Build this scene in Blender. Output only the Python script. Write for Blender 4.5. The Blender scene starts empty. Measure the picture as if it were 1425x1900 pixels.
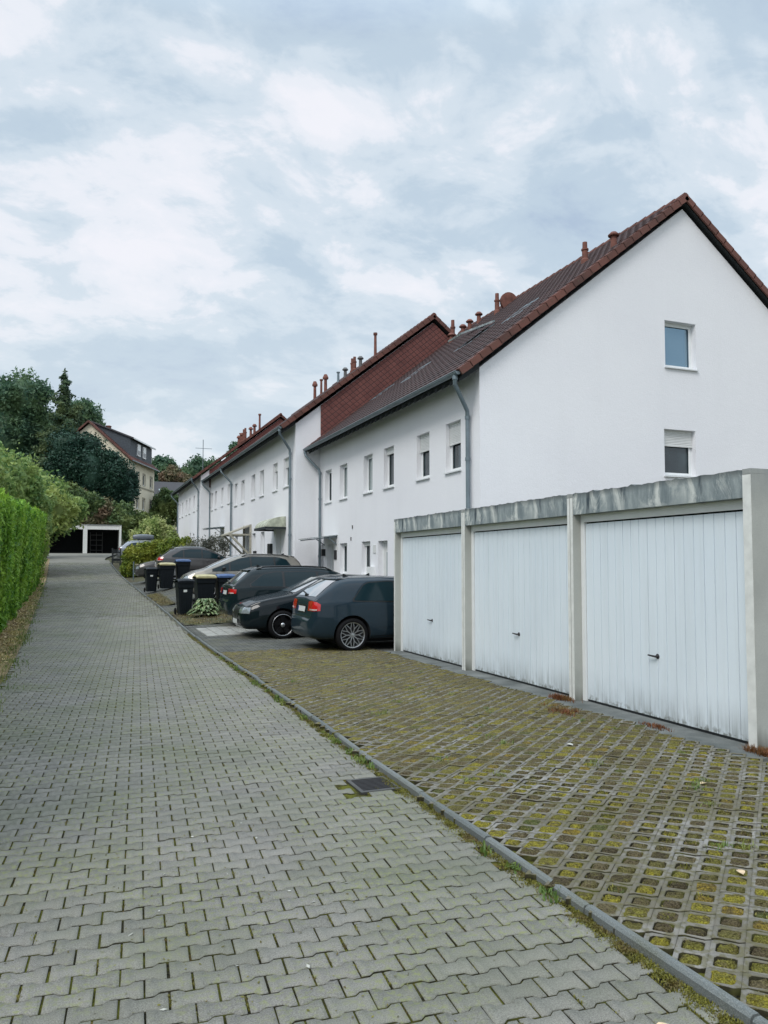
import bpy, bmesh, math, random
import numpy as np
from mathutils import Vector, Matrix
from mathutils.bvhtree import BVHTree
random.seed(7); rng = np.random.default_rng(7)
PI = math.pi
sc = bpy.context.scene
col = sc.collection

# ------------------------------------------------------------------ materials
MATS = {}
def srgb(r, g, b):
    f = lambda c: (c/255)/12.92 if c/255 <= .04045 else ((c/255+.055)/1.055)**2.4
    return (f(r), f(g), f(b))
class NT:
    def __init__(s, name):
        s.m = bpy.data.materials.new(name); s.m.use_nodes = True
        s.t = s.m.node_tree; s.n = s.t.nodes; s.l = s.t.links
        s.b = s.n['Principled BSDF']; MATS[name] = s.m
    def new(s, t, **k):
        x = s.n.new(t)
        for a, v in k.items(): setattr(x, a, v)
        return x
    def put(s, sock, v):
        if isinstance(v, bpy.types.NodeSocket): s.l.new(v, sock)
        elif isinstance(v, (tuple, list)): sock.default_value = (*v, 1) if len(v) == 3 and sock.type == 'RGBA' else v
        else: sock.default_value = v
    def coord(s, scale=(1, 1, 1), kind='Object', rot=(0, 0, 0)):
        if kind == 'Position': o = s.new('ShaderNodeNewGeometry').outputs['Position']
        else: o = s.new('ShaderNodeTexCoord').outputs[kind]
        m = s.new('ShaderNodeMapping'); s.l.new(o, m.inputs[0]); m.inputs['Scale'].default_value = scale; m.inputs['Rotation'].default_value = rot
        return m.outputs[0]
    def noise(s, vec, scale, detail=4, rough=.55, dist=0):
        x = s.new('ShaderNodeTexNoise'); s.l.new(vec, x.inputs['Vector'])
        x.inputs['Scale'].default_value = scale; x.inputs['Detail'].default_value = detail
        x.inputs['Roughness'].default_value = rough; x.inputs['Distortion'].default_value = dist
        return x.outputs['Fac']
    def ramp(s, f, a, b, ca=0., cb=1.):
        x = s.new('ShaderNodeMapRange'); s.put(x.inputs[0], f)
        for i, v in enumerate((a, b, ca, cb)): x.inputs[i+1].default_value = v
        return x.outputs[0]
    def mix(s, f, a, b, mode='MIX'):
        x = s.new('ShaderNodeMix', data_type='RGBA', blend_type=mode)
        s.put(x.inputs[0], f); s.put(x.inputs[6], a); s.put(x.inputs[7], b)
        return x.outputs[2]
    def math(s, op, a, b=0.):
        x = s.new('ShaderNodeMath', operation=op); s.put(x.inputs[0], a); s.put(x.inputs[1], b); return x.outputs[0]
    def rnd(s): return s.new('ShaderNodeNewGeometry').outputs['Random Per Island']
    def bump(s, h, strength=.3, dist=.01):
        x = s.new('ShaderNodeBump'); s.put(x.inputs['Height'], h)
        x.inputs['Strength'].default_value = strength; x.inputs['Distance'].default_value = dist
        s.l.new(x.outputs[0], s.b.inputs['Normal'])
    def fin(s, c=None, rough=.8, metal=0., spec=None, coat=None):
        if c is not None: s.put(s.b.inputs['Base Color'], c)
        s.put(s.b.inputs['Roughness'], rough); s.b.inputs['Metallic'].default_value = metal
        if spec is not None: s.b.inputs['Specular IOR Level'].default_value = spec
        if coat is not None:
            s.b.inputs['Coat Weight'].default_value = coat; s.b.inputs['Coat Roughness'].default_value = .03
        return s.m
def plain(name, c, rough=.6, metal=0., var=.12, scale=6, bump=0., spec=None, coat=None):
    n = NT(name); v = n.coord(); f = n.noise(v, scale, 5)
    cc = n.mix(n.ramp(f, .3, .7), tuple(x*(1-var) for x in c), tuple(min(1, x*(1+var)) for x in c))
    if bump: n.bump(n.noise(v, scale*12, 3), bump, .004)
    return n.fin(cc, rough, metal, spec, coat)

def mats():
    # rendered wall
    n = NT('white_plaster'); v = n.coord()
    f = n.noise(v, .35, 4); st = n.noise(n.coord((2.2, 2.2, .12)), 1.0, 4)
    c = n.mix(n.ramp(f, .3, .7), (.80, .80, .83), (.85, .852, .872))
    c = n.mix(n.ramp(st, .50, .8, 0, .07), c, (.56, .58, .55)); c = n.mix(n.ramp(n.noise(v, 26, 3), .35, .65, 0, .09), c, (.60, .61, .62))
    n.bump(n.math('ADD', n.noise(v, 55, 3), n.math('MULTIPLY', n.noise(v, 9, 3), .6)), .55, .012); n.fin(c, .92)
    n = NT('cream_plaster'); v = n.coord(); f = n.noise(v, .6, 5)
    c = n.mix(n.ramp(f, .3, .7), (.66, .60, .46), (.78, .72, .57)); n.fin(c, .9)
    # roof tiles
    for nm, c1, c2 in (('roof_tile', (.022, .013, .014), (.060, .030, .028)), ('verge_tile', (.070, .030, .023), (.145, .055, .040)),
                       ('far_roof_tile', (.075, .024, .020), (.13, .045, .035)), ('dark_roof_tile', (.03, .03, .033), (.05, .05, .055))):
        n = NT(nm); v = n.coord(); f = n.noise(v, 1.1, 5); g = n.noise(v, 14, 3)
        c = n.mix(n.ramp(f, .3, .7), c1, c2)
        c = n.mix(n.ramp(n.rnd(), 0, 1, 0, .35), c, tuple(x*1.6 for x in c2))
        c = n.mix(n.ramp(g, .6, .75, 0, .5), c, (.07, .075, .045))
        n.bump(g, .3, .01); n.fin(c, .75)
    n = NT('shingle_cladding'); v = n.coord((0, 1, 1), rot=(0, 0, 0))
    g = n.new('ShaderNodeTexCoord').outputs['Object']
    sp = n.new('ShaderNodeSeparateXYZ'); n.l.new(g, sp.inputs[0])
    a = n.math('ADD', n.math('MULTIPLY', sp.outputs[0], 3.4), n.math('MULTIPLY', sp.outputs[2], 4.2))
    b = n.math('SUBTRACT', n.math('MULTIPLY', sp.outputs[0], 3.4), n.math('MULTIPLY', sp.outputs[2], 4.2))
    fa, fb = n.math('FRACT', a), n.math('FRACT', b)
    e = n.math('MINIMUM', n.math('MINIMUM', fa, n.math('SUBTRACT', 1., fa)), n.math('MINIMUM', fb, n.math('SUBTRACT', 1., fb)))
    line = n.ramp(e, .03, .10)
    c = n.mix(n.ramp(n.noise(n.coord(), 3, 4), .3, .7), (.125, .043, .037), (.185, .066, .054))
    c = n.mix(line, (.07, .03, .028), c); n.bump(line, .7, .02); n.fin(c, .8)
    # concrete
    n = NT('garage_concrete'); v = n.coord(); f = n.noise(v, 1.6, 5); g = n.noise(v, 160, 2)
    c = n.mix(n.ramp(f, .3, .7), (.36, .37, .34), (.48, .49, .455))
    c = n.mix(n.ramp(g, .45, .65, 0, .35), c, (.30, .31, .29))
    sp = n.new('ShaderNodeSeparateXYZ'); n.l.new(n.new('ShaderNodeNewGeometry').outputs['Position'], sp.inputs[0])
    st = n.noise(n.coord((3.5, 3.5, .5)), 1.5, 5)
    low = n.ramp(n.math('ADD', sp.outputs[2], n.math('MULTIPLY', st, .45)), .22, .42, 1, 0)
    c = n.mix(n.math('MULTIPLY', low, .8), c, (.07, .075, .055))
    top = n.math('MULTIPLY', n.ramp(n.math('ADD', sp.outputs[2], n.math('MULTIPLY', st, -.9)), 1.75, 2.2, 0, 1), n.ramp(st, .4, .6, .2, .8))
    c = n.mix(top, c, (.16, .19, .21))
    n.bump(g, .35, .006); n.fin(c, .93)
    n = NT('stained_concrete'); v = n.coord((.9, .9, .18)); f = n.noise(v, 7, 7, .7, .5); h = n.noise(n.coord(), 1.3, 3)
    st = n.noise(n.coord((.8, .8, .5)), 4.0, 7, .72, .8)
    c = n.mix(n.ramp(f, .36, .66), (.13, .165, .18), (.33, .37, .37))
    c = n.mix(n.math('MULTIPLY', n.ramp(st, .47, .60), n.ramp(h, .40, .58)), c, (.66, .68, .64)); c = n.mix(n.ramp(n.noise(n.coord((2, 2, .5)), 2.2, 4), .56, .66), c, (.05, .07, .085))
    sp = n.new('ShaderNodeSeparateXYZ'); n.l.new(n.new('ShaderNodeNewGeometry').outputs['Position'], sp.inputs[0])
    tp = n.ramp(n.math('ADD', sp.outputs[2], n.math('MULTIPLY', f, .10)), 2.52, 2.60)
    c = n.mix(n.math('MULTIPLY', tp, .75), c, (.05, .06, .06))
    n.bump(n.noise(n.coord(), 60, 3), .4, .006); n.fin(c, .93)
    # garage door paint with grime rising from the bottom edge
    n = NT('white_door_paint'); sp = n.new('ShaderNodeSeparateXYZ'); n.l.new(n.new('ShaderNodeNewGeometry').outputs['Position'], sp.inputs[0])
    st = n.noise(n.coord((1, 16, .8)), 1.2, 6, .7); st2 = n.noise(n.coord((1, 3, 2)), 1.1, 4)
    k = n.math('MULTIPLY', n.math('POWER', n.ramp(sp.outputs[2], .05, .45, 1, 0), 1.6), n.ramp(st, .36, .66, .15, 1)); k = n.math('MULTIPLY', k, n.ramp(st2, .35, .6, .25, 1)); k = n.math('MAXIMUM', k, n.math('MULTIPLY', n.ramp(sp.outputs[2], .07, .14, 1, 0), n.ramp(n.noise(n.coord((1, 9, 9)), 2, 4), .4, .6)))
    c = n.mix(n.ramp(n.noise(n.coord(), .7, 3), .3, .7), (.72, .80, .865), (.78, .85, .90))
    c = n.mix(n.math('MULTIPLY', k, .85), c, (.14, .145, .12))
    c = n.mix(n.ramp(n.noise(n.coord((1, 5, .4)), 1.5, 5, .65), .48, .75, 0, .18), c, (.42, .46, .46))
    n.fin(c, .42)
    plain('white_frame', (.80, .82, .82), .4, var=.04)
    plain('window_sill', (.70, .72, .73), .5, var=.05)
    plain('shutter_slats', (.66, .67, .66), .55, var=.05)
    n = NT('window_glass'); f = n.noise(n.coord(), .9, 3)
    c = n.mix(n.ramp(f, .35, .7), (.012, .02, .026), (.05, .075, .085)); n.fin(c, .04, spec=.9)
    n = NT('curtain_glass'); f = n.noise(n.coord((8, 8, .6)), 1.4, 3)
    c = n.mix(n.ramp(f, .35, .7), (.20, .25, .26), (.45, .50, .50)); n.fin(c, .08, spec=.8)
    plain('zinc', (.17, .215, .24), .42, metal=.35, var=.18, scale=3)
    plain('terracotta', (.17, .068, .05), .85, var=.35, scale=5)
    plain('vent_grey', (.12, .12, .12), .7)
    plain('dark_wood', (.022, .027, .03), .8)
    plain('dark_interior', (.01, .012, .014), .95)
    plain('iron', (.035, .034, .036), .6, metal=.5, var=.3, scale=20)
    plain('steel_edge', (.10, .10, .095), .5, metal=.6, var=.2)
    plain('black_plastic', (.012, .014, .016), .45)
    plain('mossy_canopy', (.44, .46, .36), .6, var=.4, scale=5)
    n = NT('joint_shade'); p = n.coord(kind='Position'); g = n.noise(p, 60, 3); c = n.mix(g, (.012, .012, .008), (.055, .05, .03)); c = n.mix(n.ramp(n.noise(p, 5, 4), .48, .6, 0, .7), c, (.10, .105, .025)); n.fin(c, 1., spec=.1)  # shade of deep joints painted as a dark colour, with mossy mottling
    plain('pale_slab', (.40, .40, .37), .9, var=.25, scale=5)
    plain('painted_edge', (.70, .71, .68), .85, var=.1, scale=9)
    NT('sky_tint_glass').fin((.24, .35, .43), .03, .75)  # blue metallic base stands in for sky reflected in the upper gable pane
    plain('old_wood', (.38, .36, .29), .8, var=.3, scale=8)
    plain('slate_cladding', (.045, .058, .072), .6, var=.25, scale=6)
    # paving
    n = NT('paver_concrete'); p = n.coord(kind='Position'); r = n.rnd()
    g = n.noise(p, 170, 4, .8); f = n.noise(p, .8, 5, .6); h = n.noise(p, 6, 5)
    c = n.mix(r, (.104, .098, .082), (.205, .194, .164))
    c = n.mix(n.ramp(g, .35, .65), n.mix(.52, c, (.05, .05, .045)), n.mix(.42, c, (.46, .45, .41)))
    c = n.mix(n.ramp(f, .42, .68, 0, .6), c, (.115, .13, .075))
    c = n.mix(n.ramp(h, .58, .72, 0, .40), c, (.24, .225, .19))
    c = n.mix(n.math('MULTIPLY', n.ramp(n.noise(p, 30, 5, .7), .5, .62, 0, .7), n.ramp(n.noise(p, 1.4, 4), .42, .58)), c, (.20, .22, .075))
    n.bump(g, .55, .004); n.fin(c, .8)
    n = NT('joint_moss'); p = n.coord(kind='Position')
    f = n.noise(p, 4.5, 5, .6); g = n.noise(p, 70, 3); h = n.noise(p, 1.1, 3)
    c = n.mix(n.ramp(g, .35, .65), (.010, .011, .008), (.045, .04, .022))
    m = n.mix(g, (.035, .042, .008), (.17, .17, .03))
    c = n.mix(n.math('MULTIPLY', n.ramp(f, .42, .55), n.ramp(h, .3, .5, .35, 1)), c, m)
    c = n.mix(n.ramp(n.noise(p, 7, 3), .6, .68, 0, .8), c, (.16, .10, .04))
    n.bump(g, 1., .01); n.fin(c, 1., spec=.1)
    n = NT('grid_concrete'); p = n.coord(kind='Position'); r = n.rnd()
    g = n.noise(p, 240, 2, .7); f = n.noise(p, 1.3, 4)
    c = n.mix(r, (.105, .10, .09), (.24, .23, .21)); c = n.mix(n.ramp(g, .35, .7, 0, .5), c, (.33, .32, .30))
    c = n.mix(n.ramp(f, .38, .60, 0, .75), c, (.10, .088, .05))
    c = n.mix(n.ramp(n.noise(p, 22, 4), .46, .58, 0, .75), c, (.10, .092, .04))
    n.bump(g, .5, .004); n.fin(c, .85)
    n = NT('moss_pad'); p = n.coord(kind='Position'); g = n.noise(p, 110, 4, .7)
    rp = n.new('ShaderNodeValToRGB'); n.l.new(n.rnd(), rp.inputs[0]); cr = rp.color_ramp; cr.interpolation = 'CONSTANT'
    cols = [(0, (.40, .35, .02)), (.22, (.27, .25, .03)), (.40, (.17, .155, .04)), (.56, (.17, .135, .075)), (.72, (.11, .08, .05)), (.84, (.05, .036, .025)), (.90, (.09, .13, .03)), (.94, (.36, .25, .02))]
    cr.elements[0].position = 0; cr.elements[0].color = (*cols[0][1], 1); cr.elements[1].position = cols[1][0]; cr.elements[1].color = (*cols[1][1], 1)
    for q, k in cols[2:]: e_ = cr.elements.new(q); e_.color = (*k, 1)
    b2 = n.mix(n.ramp(n.noise(p, 26, 4, .65), .42, .6, 0, .75), rp.outputs[0], n.mix(n.ramp(n.noise(p, 9, 3), .4, .6), (.17, .155, .03), (.09, .065, .04)))
    c = n.mix(n.ramp(g, .38, .62), n.mix(.75, b2, (.02, .017, .008)), n.mix(.15, b2, (.5, .45, .25)))
    sp = n.new('ShaderNodeSeparateXYZ'); n.l.new(n.new('ShaderNodeNewGeometry').outputs['Position'], sp.inputs[0])
    c = n.mix(n.math('MULTIPLY', n.ramp(sp.outputs[1], 4.5, 8.5, 0, .7), n.ramp(n.noise(p, 1.6, 4), .35, .6, .5, 1)), c, n.mix(n.ramp(g, .38, .62), (.06, .05, .03), (.24, .21, .12)))
    n.bump(g, 1., .02); n.fin(c, 1., spec=.1)
    n = NT('moss_fill'); p = n.coord(kind='Position')
    g = n.noise(p, 90, 4, .65); f = n.noise(p, 6.5, 4); h = n.noise(p, 8.3, 2); k = n.noise(p, .55, 3)
    moss = n.mix(g, (.12, .115, .008), (.40, .37, .03)); dry = n.mix(g, (.10, .075, .04), (.33, .26, .13))
    dark = n.mix(g, (.035, .024, .016), (.15, .095, .06)); green = n.mix(g, (.05, .08, .015), (.16, .21, .05))
    c = n.mix(n.ramp(f, .44, .52), dry, moss); c = n.mix(n.ramp(h, .54, .6), c, dark)
    c = n.mix(n.ramp(n.noise(p, 2.3, 3), .58, .64), c, green)
    n.bump(g, 1., .02); n.fin(c, 1.)
    n = NT('strip_concrete'); p = n.coord(kind='Position'); f = n.noise(p, 2.5, 5); g = n.noise(p, 120, 2)
    c = n.mix(n.ramp(f, .35, .7), (.085, .095, .09), (.20, .21, .20)); c = n.mix(n.ramp(g, .5, .7, 0, .4), c, (.05, .05, .04))
    n.bump(g, .3, .004); n.fin(c, .93)
    n = NT('kerb_stone'); p = n.coord(kind='Position'); f = n.noise(p, 5, 5); g = n.noise(p, 200, 2)
    c = n.mix(n.rnd(), (.075, .09, .09), (.13, .145, .14)); c = n.mix(n.ramp(f, .5, .7, 0, .5), c, (.085, .09, .05))
    c = n.mix(n.ramp(g, .45, .7, 0, .4), c, (.33, .34, .33)); n.bump(g, .4, .004); n.fin(c, .9)
    n = NT('far_road'); p = n.coord(kind='Position'); f = n.noise(p, .5, 4); g = n.noise(p, 5, 4)
    c = n.mix(n.ramp(f, .3, .7), (.150, .148, .126), (.215, .21, .182)); c = n.mix(n.ramp(g, .5, .7, 0, .3), c, (.12, .13, .09)); n.fin(c, .95)
    n = NT('parking_pavers'); p = n.coord(kind='Position', rot=(0, 0, .03))
    b = n.new('ShaderNodeTexBrick'); n.l.new(p, b.inputs[0]); b.inputs['Scale'].default_value = 1.
    b.inputs['Color1'].default_value = (.055, .058, .055, 1); b.inputs['Color2'].default_value = (.13, .132, .122, 1); b.inputs['Mortar'].default_value = (.02, .022, .012, 1)
    b.inputs['Brick Width'].default_value = .2; b.inputs['Row Height'].default_value = .1; b.inputs['Mortar Size'].default_value = .011
    c = n.mix(n.ramp(n.noise(p, 1.2, 4), .45, .7, 0, .5), b.outputs[0], (.12, .12, .075)); n.bump(b.outputs[1], -.5, .006); n.fin(c, .95)
    n = NT('soil_grass'); p = n.coord(kind='Position'); f = n.noise(p, 1.7, 5); g = n.noise(p, 30, 4)
    c = n.mix(n.ramp(f, .4, .6), (.10, .08, .05), (.10, .12, .045)); c = n.mix(g, tuple(x*.4 for x in (.1, .09, .05)), c); n.bump(g, 1., .03); n.fin(c, 1.)
    n = NT('litter_soil'); p = n.coord(kind='Position'); f = n.noise(p, 4, 5); g = n.noise(p, 45, 4)
    c = n.mix(n.ramp(f, .35, .6), (.22, .16, .08), (.42, .33, .16)); c = n.mix(n.ramp(g, .3, .6), (.07, .05, .03), c); n.bump(g, 1., .03); n.fin(c, 1.)
    # foliage: colour varies leaf to leaf and clump to clump
    def leaf(nm, a, b, c3, sc_=.6, tr=.25):
        n = NT(nm); p = n.coord(kind='Position'); r = n.rnd()
        c = n.mix(r, a, b); c = n.mix(n.ramp(n.noise(p, sc_, 3), .45, .65, 0, .75), c, c3)
        n.fin(c, .55, spec=.35)
        n.b.inputs['Subsurface Weight'].default_value = 0
        t = n.new('ShaderNodeBsdfTranslucent'); n.put(t.inputs[0], c)
        ms = n.new('ShaderNodeMixShader'); ms.inputs[0].default_value = tr
        n.l.new(n.b.outputs[0], ms.inputs[1]); n.l.new(t.outputs[0], ms.inputs[2])
        n.l.new(ms.outputs[0], n.n['Material Output'].inputs[0])
    leaf('hedge_leaf', (.045, .15, .018), (.24, .46, .045), (.36, .56, .07), 1.6, .32)
    leaf('shrub_leaf', (.09, .19, .06), (.30, .42, .13), (.42, .48, .14), .5, .35)
    leaf('dark_leaf', (.04, .10, .07), (.11, .20, .11), (.14, .22, .09), .4, .35)
    leaf('conifer_leaf', (.035, .08, .055), (.11, .17, .08), (.15, .19, .07), .5, .35)
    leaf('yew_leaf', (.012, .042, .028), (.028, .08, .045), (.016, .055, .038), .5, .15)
    leaf('mid_leaf', (.05, .10, .04), (.13, .20, .07), (.20, .24, .07), .5)
    leaf('bright_leaf', (.12, .20, .05), (.40, .48, .16), (.62, .62, .30), .9, .3)
    leaf('yellow_hedge_leaf', (.07, .12, .02), (.22, .28, .03), (.36, .36, .05), .8)
    leaf('hosta_leaf', (.04, .11, .04), (.22, .32, .12), (.50, .52, .33), 12., .2)
    leaf('twig_leaf', (.06, .07, .05), (.16, .17, .14), (.22, .22, .18), 2.)
    leaf('rust_leaf', (.08, .09, .04), (.19, .17, .09), (.24, .15, .10), .6)
    leaf('moss_tuft', (.07, .07, .015), (.26, .25, .04), (.13, .09, .04), 9.)
    leaf('dry_grass', (.10, .08, .04), (.34, .28, .14), (.22, .20, .07), 2.)
    leaf('litter_leaf', (.16, .12, .06), (.62, .50, .28), (.50, .42, .16), 2.)
    leaf('weed_leaf', (.05, .10, .02), (.16, .24, .05), (.26, .27, .06), 2.)
    leaf('rust_weed', (.10, .035, .012), (.24, .09, .03), (.18, .12, .03), 3.)
    plain('bark', (.055, .045, .035), .95, var=.3, scale=10)
    # vehicles
    def paint(nm, c, rough=.30, metal=.45):
        n = NT(nm); n.fin(c, rough, metal, spec=.06, coat=.6)
    paint('grey_blue_paint', (.014, .028, .040), .42, .12); paint('black_paint', (.004, .009, .012), .45, .0)
    paint('dark_green_black_paint', (.005, .013, .016), .45, .0); paint('champagne_paint', (.26, .245, .215)); paint('warm_grey_paint', (.085, .082, .082))
    paint('silver_paint', (.28, .30, .33))
    NT('car_glass').fin((.30, .34, .36), .04, .65, spec=.9, coat=1.)
    NT('car_side_glass').fin((.008, .022, .028), .08, spec=.28)
    NT('car_trim').fin((.008, .009, .010), .4)
    NT('tyre_rubber').fin((.006, .006, .007), .8, spec=.2)
    NT('alloy').fin((.42, .43, .44), .28, .8); NT('black_alloy').fin((.012, .012, .013), .3, .3)
    NT('chrome').fin((.55, .57, .60), .15, .95)
    n = NT('red_lens'); n.fin((.50, .012, .015), .12, coat=1.)
    NT('clear_lens').fin((.32, .36, .38), .08, .4, coat=1.); NT('plate_white').fin((.62, .64, .62), .4); NT('plate_blue').fin((.02, .05, .3), .4)
    NT('pale_lens').fin((.55, .42, .40), .15, coat=1.)
    plain('bin_black', (.004, .007, .010), .5, var=.2, spec=.25); plain('bin_yellow', (.42, .38, .20), .5, var=.2); plain('bin_blue', (.05, .10, .23), .5, var=.15)
    plain('sticker', (.6, .62, .6), .6); plain('roof_box_grey', (.13, .15, .17), .35)
    plain('terracotta_pot', (.25, .13, .08), .8); plain('pale_leaf_litter', (.55, .42, .27), .8, var=.35, scale=30)
    plain('pebble', (.42, .42, .37), .8, var=.2)
    plain('tan_board', (.35, .32, .24), .7)
mats()
M = MATS

# ------------------------------------------------------------------ mesh building
ORG = {}
class MB:
    def __init__(s): s.v = []; s.f = []
    def quad(s, a, b, c, d): i = len(s.v); s.v += [a, b, c, d]; s.f.append((i, i+1, i+2, i+3)); return s
    def poly(s, pts): i = len(s.v); s.v += list(pts); s.f.append(tuple(range(i, i+len(pts)))); return s
    def box(s, x0, x1, y0, y1, z0, z1):
        i = len(s.v)
        s.v += [(x0,y0,z0),(x1,y0,z0),(x1,y1,z0),(x0,y1,z0),(x0,y0,z1),(x1,y0,z1),(x1,y1,z1),(x0,y1,z1)]
        for q in ((0,3,2,1),(4,5,6,7),(0,1,5,4),(1,2,6,5),(2,3,7,6),(3,0,4,7)): s.f.append(tuple(i+k for k in q))
        return s
    def extrude(s, pts, d):          # closed polygon (3D points) extruded by vector d
        i = len(s.v); n = len(pts); d = Vector(d)
        s.v += [tuple(p) for p in pts] + [tuple(Vector(p)+d) for p in pts]
        s.f.append(tuple(range(i+n-1, i-1, -1))); s.f.append(tuple(range(i+n, i+2*n)))
        for k in range(n): s.f.append((i+k, i+(k+1) % n, i+n+(k+1) % n, i+n+k))
        return s
    def tube(s, path, r, n=10, caps=True):
        path = [Vector(p) for p in path]; rs = r if isinstance(r, (list, tuple)) else [r]*len(path)
        base = len(s.v); up = None
        for k, p in enumerate(path):
            t = ((path[min(k+1, len(path)-1)]-p).normalized() + (p-path[max(k-1, 0)]).normalized())
            t = t.normalized() if t.length > 1e-6 else Vector((0, 0, 1))
            if up is None: up = Vector((0, 0, 1)) if abs(t.z) < .9 else Vector((1, 0, 0))
            a = t.cross(up).normalized(); b = a.cross(t).normalized(); up = b
            for j in range(n):
                an = 2*PI*j/n; s.v.append(tuple(p + (a*math.cos(an)+b*math.sin(an))*rs[k]))
        for k in range(len(path)-1):
            for j in range(n):
                s.f.append((base+k*n+j, base+k*n+(j+1) % n, base+(k+1)*n+(j+1) % n, base+(k+1)*n+j))
        if caps:
            s.f.append(tuple(base+j for j in range(n-1, -1, -1))); s.f.append(tuple(base+(len(path)-1)*n+j for j in range(n)))
        return s
    def lathe(s, prof, n=24, c=(0, 0, 0), axis='z'):   # prof: (radius, height)
        base = len(s.v)
        for r, h in prof:
            for j in range(n):
                a = 2*PI*j/n; x, y = r*math.cos(a), r*math.sin(a)
                s.v.append((c[0]+x, c[1]+y, c[2]+h) if axis == 'z' else (c[0]+x, c[1]+h, c[2]+y))
        for k in range(len(prof)-1):
            for j in range(n):
                q = (base+k*n+j, base+k*n+(j+1) % n, base+(k+1)*n+(j+1) % n, base+(k+1)*n+j)
                s.f.append(q if axis == 'z' else q[::-1])
        return s
    def grid(s, P):                  # P[i][j] points
        i0 = len(s.v); n = len(P[0])
        for row in P: s.v += [tuple(p) for p in row]
        for i in range(len(P)-1):
            for j in range(n-1): s.f.append((i0+i*n+j, i0+i*n+j+1, i0+(i+1)*n+j+1, i0+(i+1)*n+j))
        return s
    def bar(s, a, b, w=.04, h=.04):  # rectangular bar between two points
        a, b = Vector(a), Vector(b); t = (b-a).normalized(); u = Vector((0, 0, 1)) if abs(t.z) < .95 else Vector((1, 0, 0))
        p = t.cross(u).normalized()*w/2; q = p.cross(t).normalized()*h/2
        return s.extrude([a+p+q, a-p+q, a-p-q, a+p-q], b-a)
    def build(s, name, mat, parent=None, smooth=False, label=None):
        me = bpy.data.meshes.new(name)
        o = ORG.get(parent.name, (0, 0, 0)) if parent else (0, 0, 0)
        me.from_pydata([(p[0]-o[0], p[1]-o[1], p[2]-o[2]) for p in s.v], [], s.f)
        me.materials.append(M[mat]); me.update()
        if smooth: me.polygons.foreach_set('use_smooth', [True]*len(me.polygons))
        ob = bpy.data.objects.new(name, me); col.objects.link(ob)
        if parent: ob.parent = parent; ORG[ob.name] = o
        else: ORG[ob.name] = (0, 0, 0)
        if label: ob['label'] = label
        return ob
def npmesh(name, V, F, mat, parent=None, smooth=False):       # V (n,3), F (m,4)
    o = ORG.get(parent.name, (0, 0, 0)) if parent else (0, 0, 0)
    V = V - np.array(o)
    me = bpy.data.meshes.new(name); m, k = F.shape
    me.vertices.add(len(V)); me.vertices.foreach_set('co', V.astype(np.float32).ravel())
    me.loops.add(m*k); me.loops.foreach_set('vertex_index', F.astype(np.int32).ravel())
    me.polygons.add(m); me.polygons.foreach_set('loop_start', np.arange(0, m*k, k, dtype=np.int32))
    me.update(calc_edges=True); me.materials.append(M[mat])
    if smooth: me.polygons.foreach_set('use_smooth', np.ones(m, dtype=bool))
    ob = bpy.data.objects.new(name, me); col.objects.link(ob)
    if parent: ob.parent = parent
    ORG[ob.name] = o
    return ob
def tag(o, label=None, cat=None, group=None, kind=None):
    if label: o['label'] = label
    if cat: o['category'] = cat
    if group: o['group'] = group
    if kind: o['kind'] = kind
    return o
def empty(name, loc, label=None, cat=None, group=None):
    e = bpy.data.objects.new(name, None); col.objects.link(e); e.location = loc; e.empty_display_size = .3
    ORG[e.name] = tuple(loc); return tag(e, label, cat, group)
def thing1(o, label, cat, group=None): return tag(o, label, cat, group)
def cut(ob, cutter_mb):                                # boolean difference, applied
    c = cutter_mb.build('cutter_tmp', 'white_plaster')
    c.location = ob.matrix_world.inverted().translation*0
    off = Vector(ORG.get(ob.name, (0, 0, 0)))
    for v in c.data.vertices: v.co -= off
    md = ob.modifiers.new('b', 'BOOLEAN'); md.operation = 'DIFFERENCE'; md.object = c; md.solver = 'EXACT'
    par = ob.parent; ob.parent = None
    dg = bpy.context.evaluated_depsgraph_get(); dg.update()
    me = bpy.data.meshes.new_from_object(ob.evaluated_get(dg)); ob.modifiers.clear()
    ob.data = me; ob.parent = par
    bpy.data.objects.remove(c)
def pl(pts, y):                                        # piecewise-linear lookup with smoothing
    xs = [p[0] for p in pts]; ys = [p[1] for p in pts]
    return float(np.mean(np.interp([y-1.5, y-.75, y, y+.75, y+1.5], xs, ys)))
ZR = [(0,0),(19,0),(24,.13),(30,.28),(36,.42),(43,.62),(50,.95),(54,1.35),(57,1.72),(64,2.25),(71,2.62),(75,2.75),(85,4.8),(120,7.5),(300,8)]
ZP = [(0,0),(17,0),(20,.07),(24,.24),(27,.38),(31,.6),(36.5,.82),(41,.88),(50,1.0),(56,1.7),(60,1.95),(70,2.68),(75,2.8),(85,4.8),(120,7.5),(300,8)]
KX = [(-5,2.27),(6,2.29),(9,2.36),(15,2.40),(20,2.47),(27,2.5),(40,2.48),(50,2.30),(57,1.92),(62,1.95),(66,2.6),(72,3.6)]
LX = [(-5,-1.12),(9,-1.08),(12.8,-1.02),(24,-1.28),(44,-1.75),(60,-2.1),(72,-2.4)]
def zr(y): return pl(ZR, y)
def kx(y): return pl(KX, y)
def lx(y): return pl(LX, y)
def gz(x, y):
    k = kx(min(y, 71)); a = zr(y); b = pl(ZP, y)
    if x > k:
        t = min(1, (x-k)/1.8); t = t*t*(3-2*t); return a+(b-a)*t
    if x < -3.2: return a + min(1.6, (-3.2-x)*.12)
    return a
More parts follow.
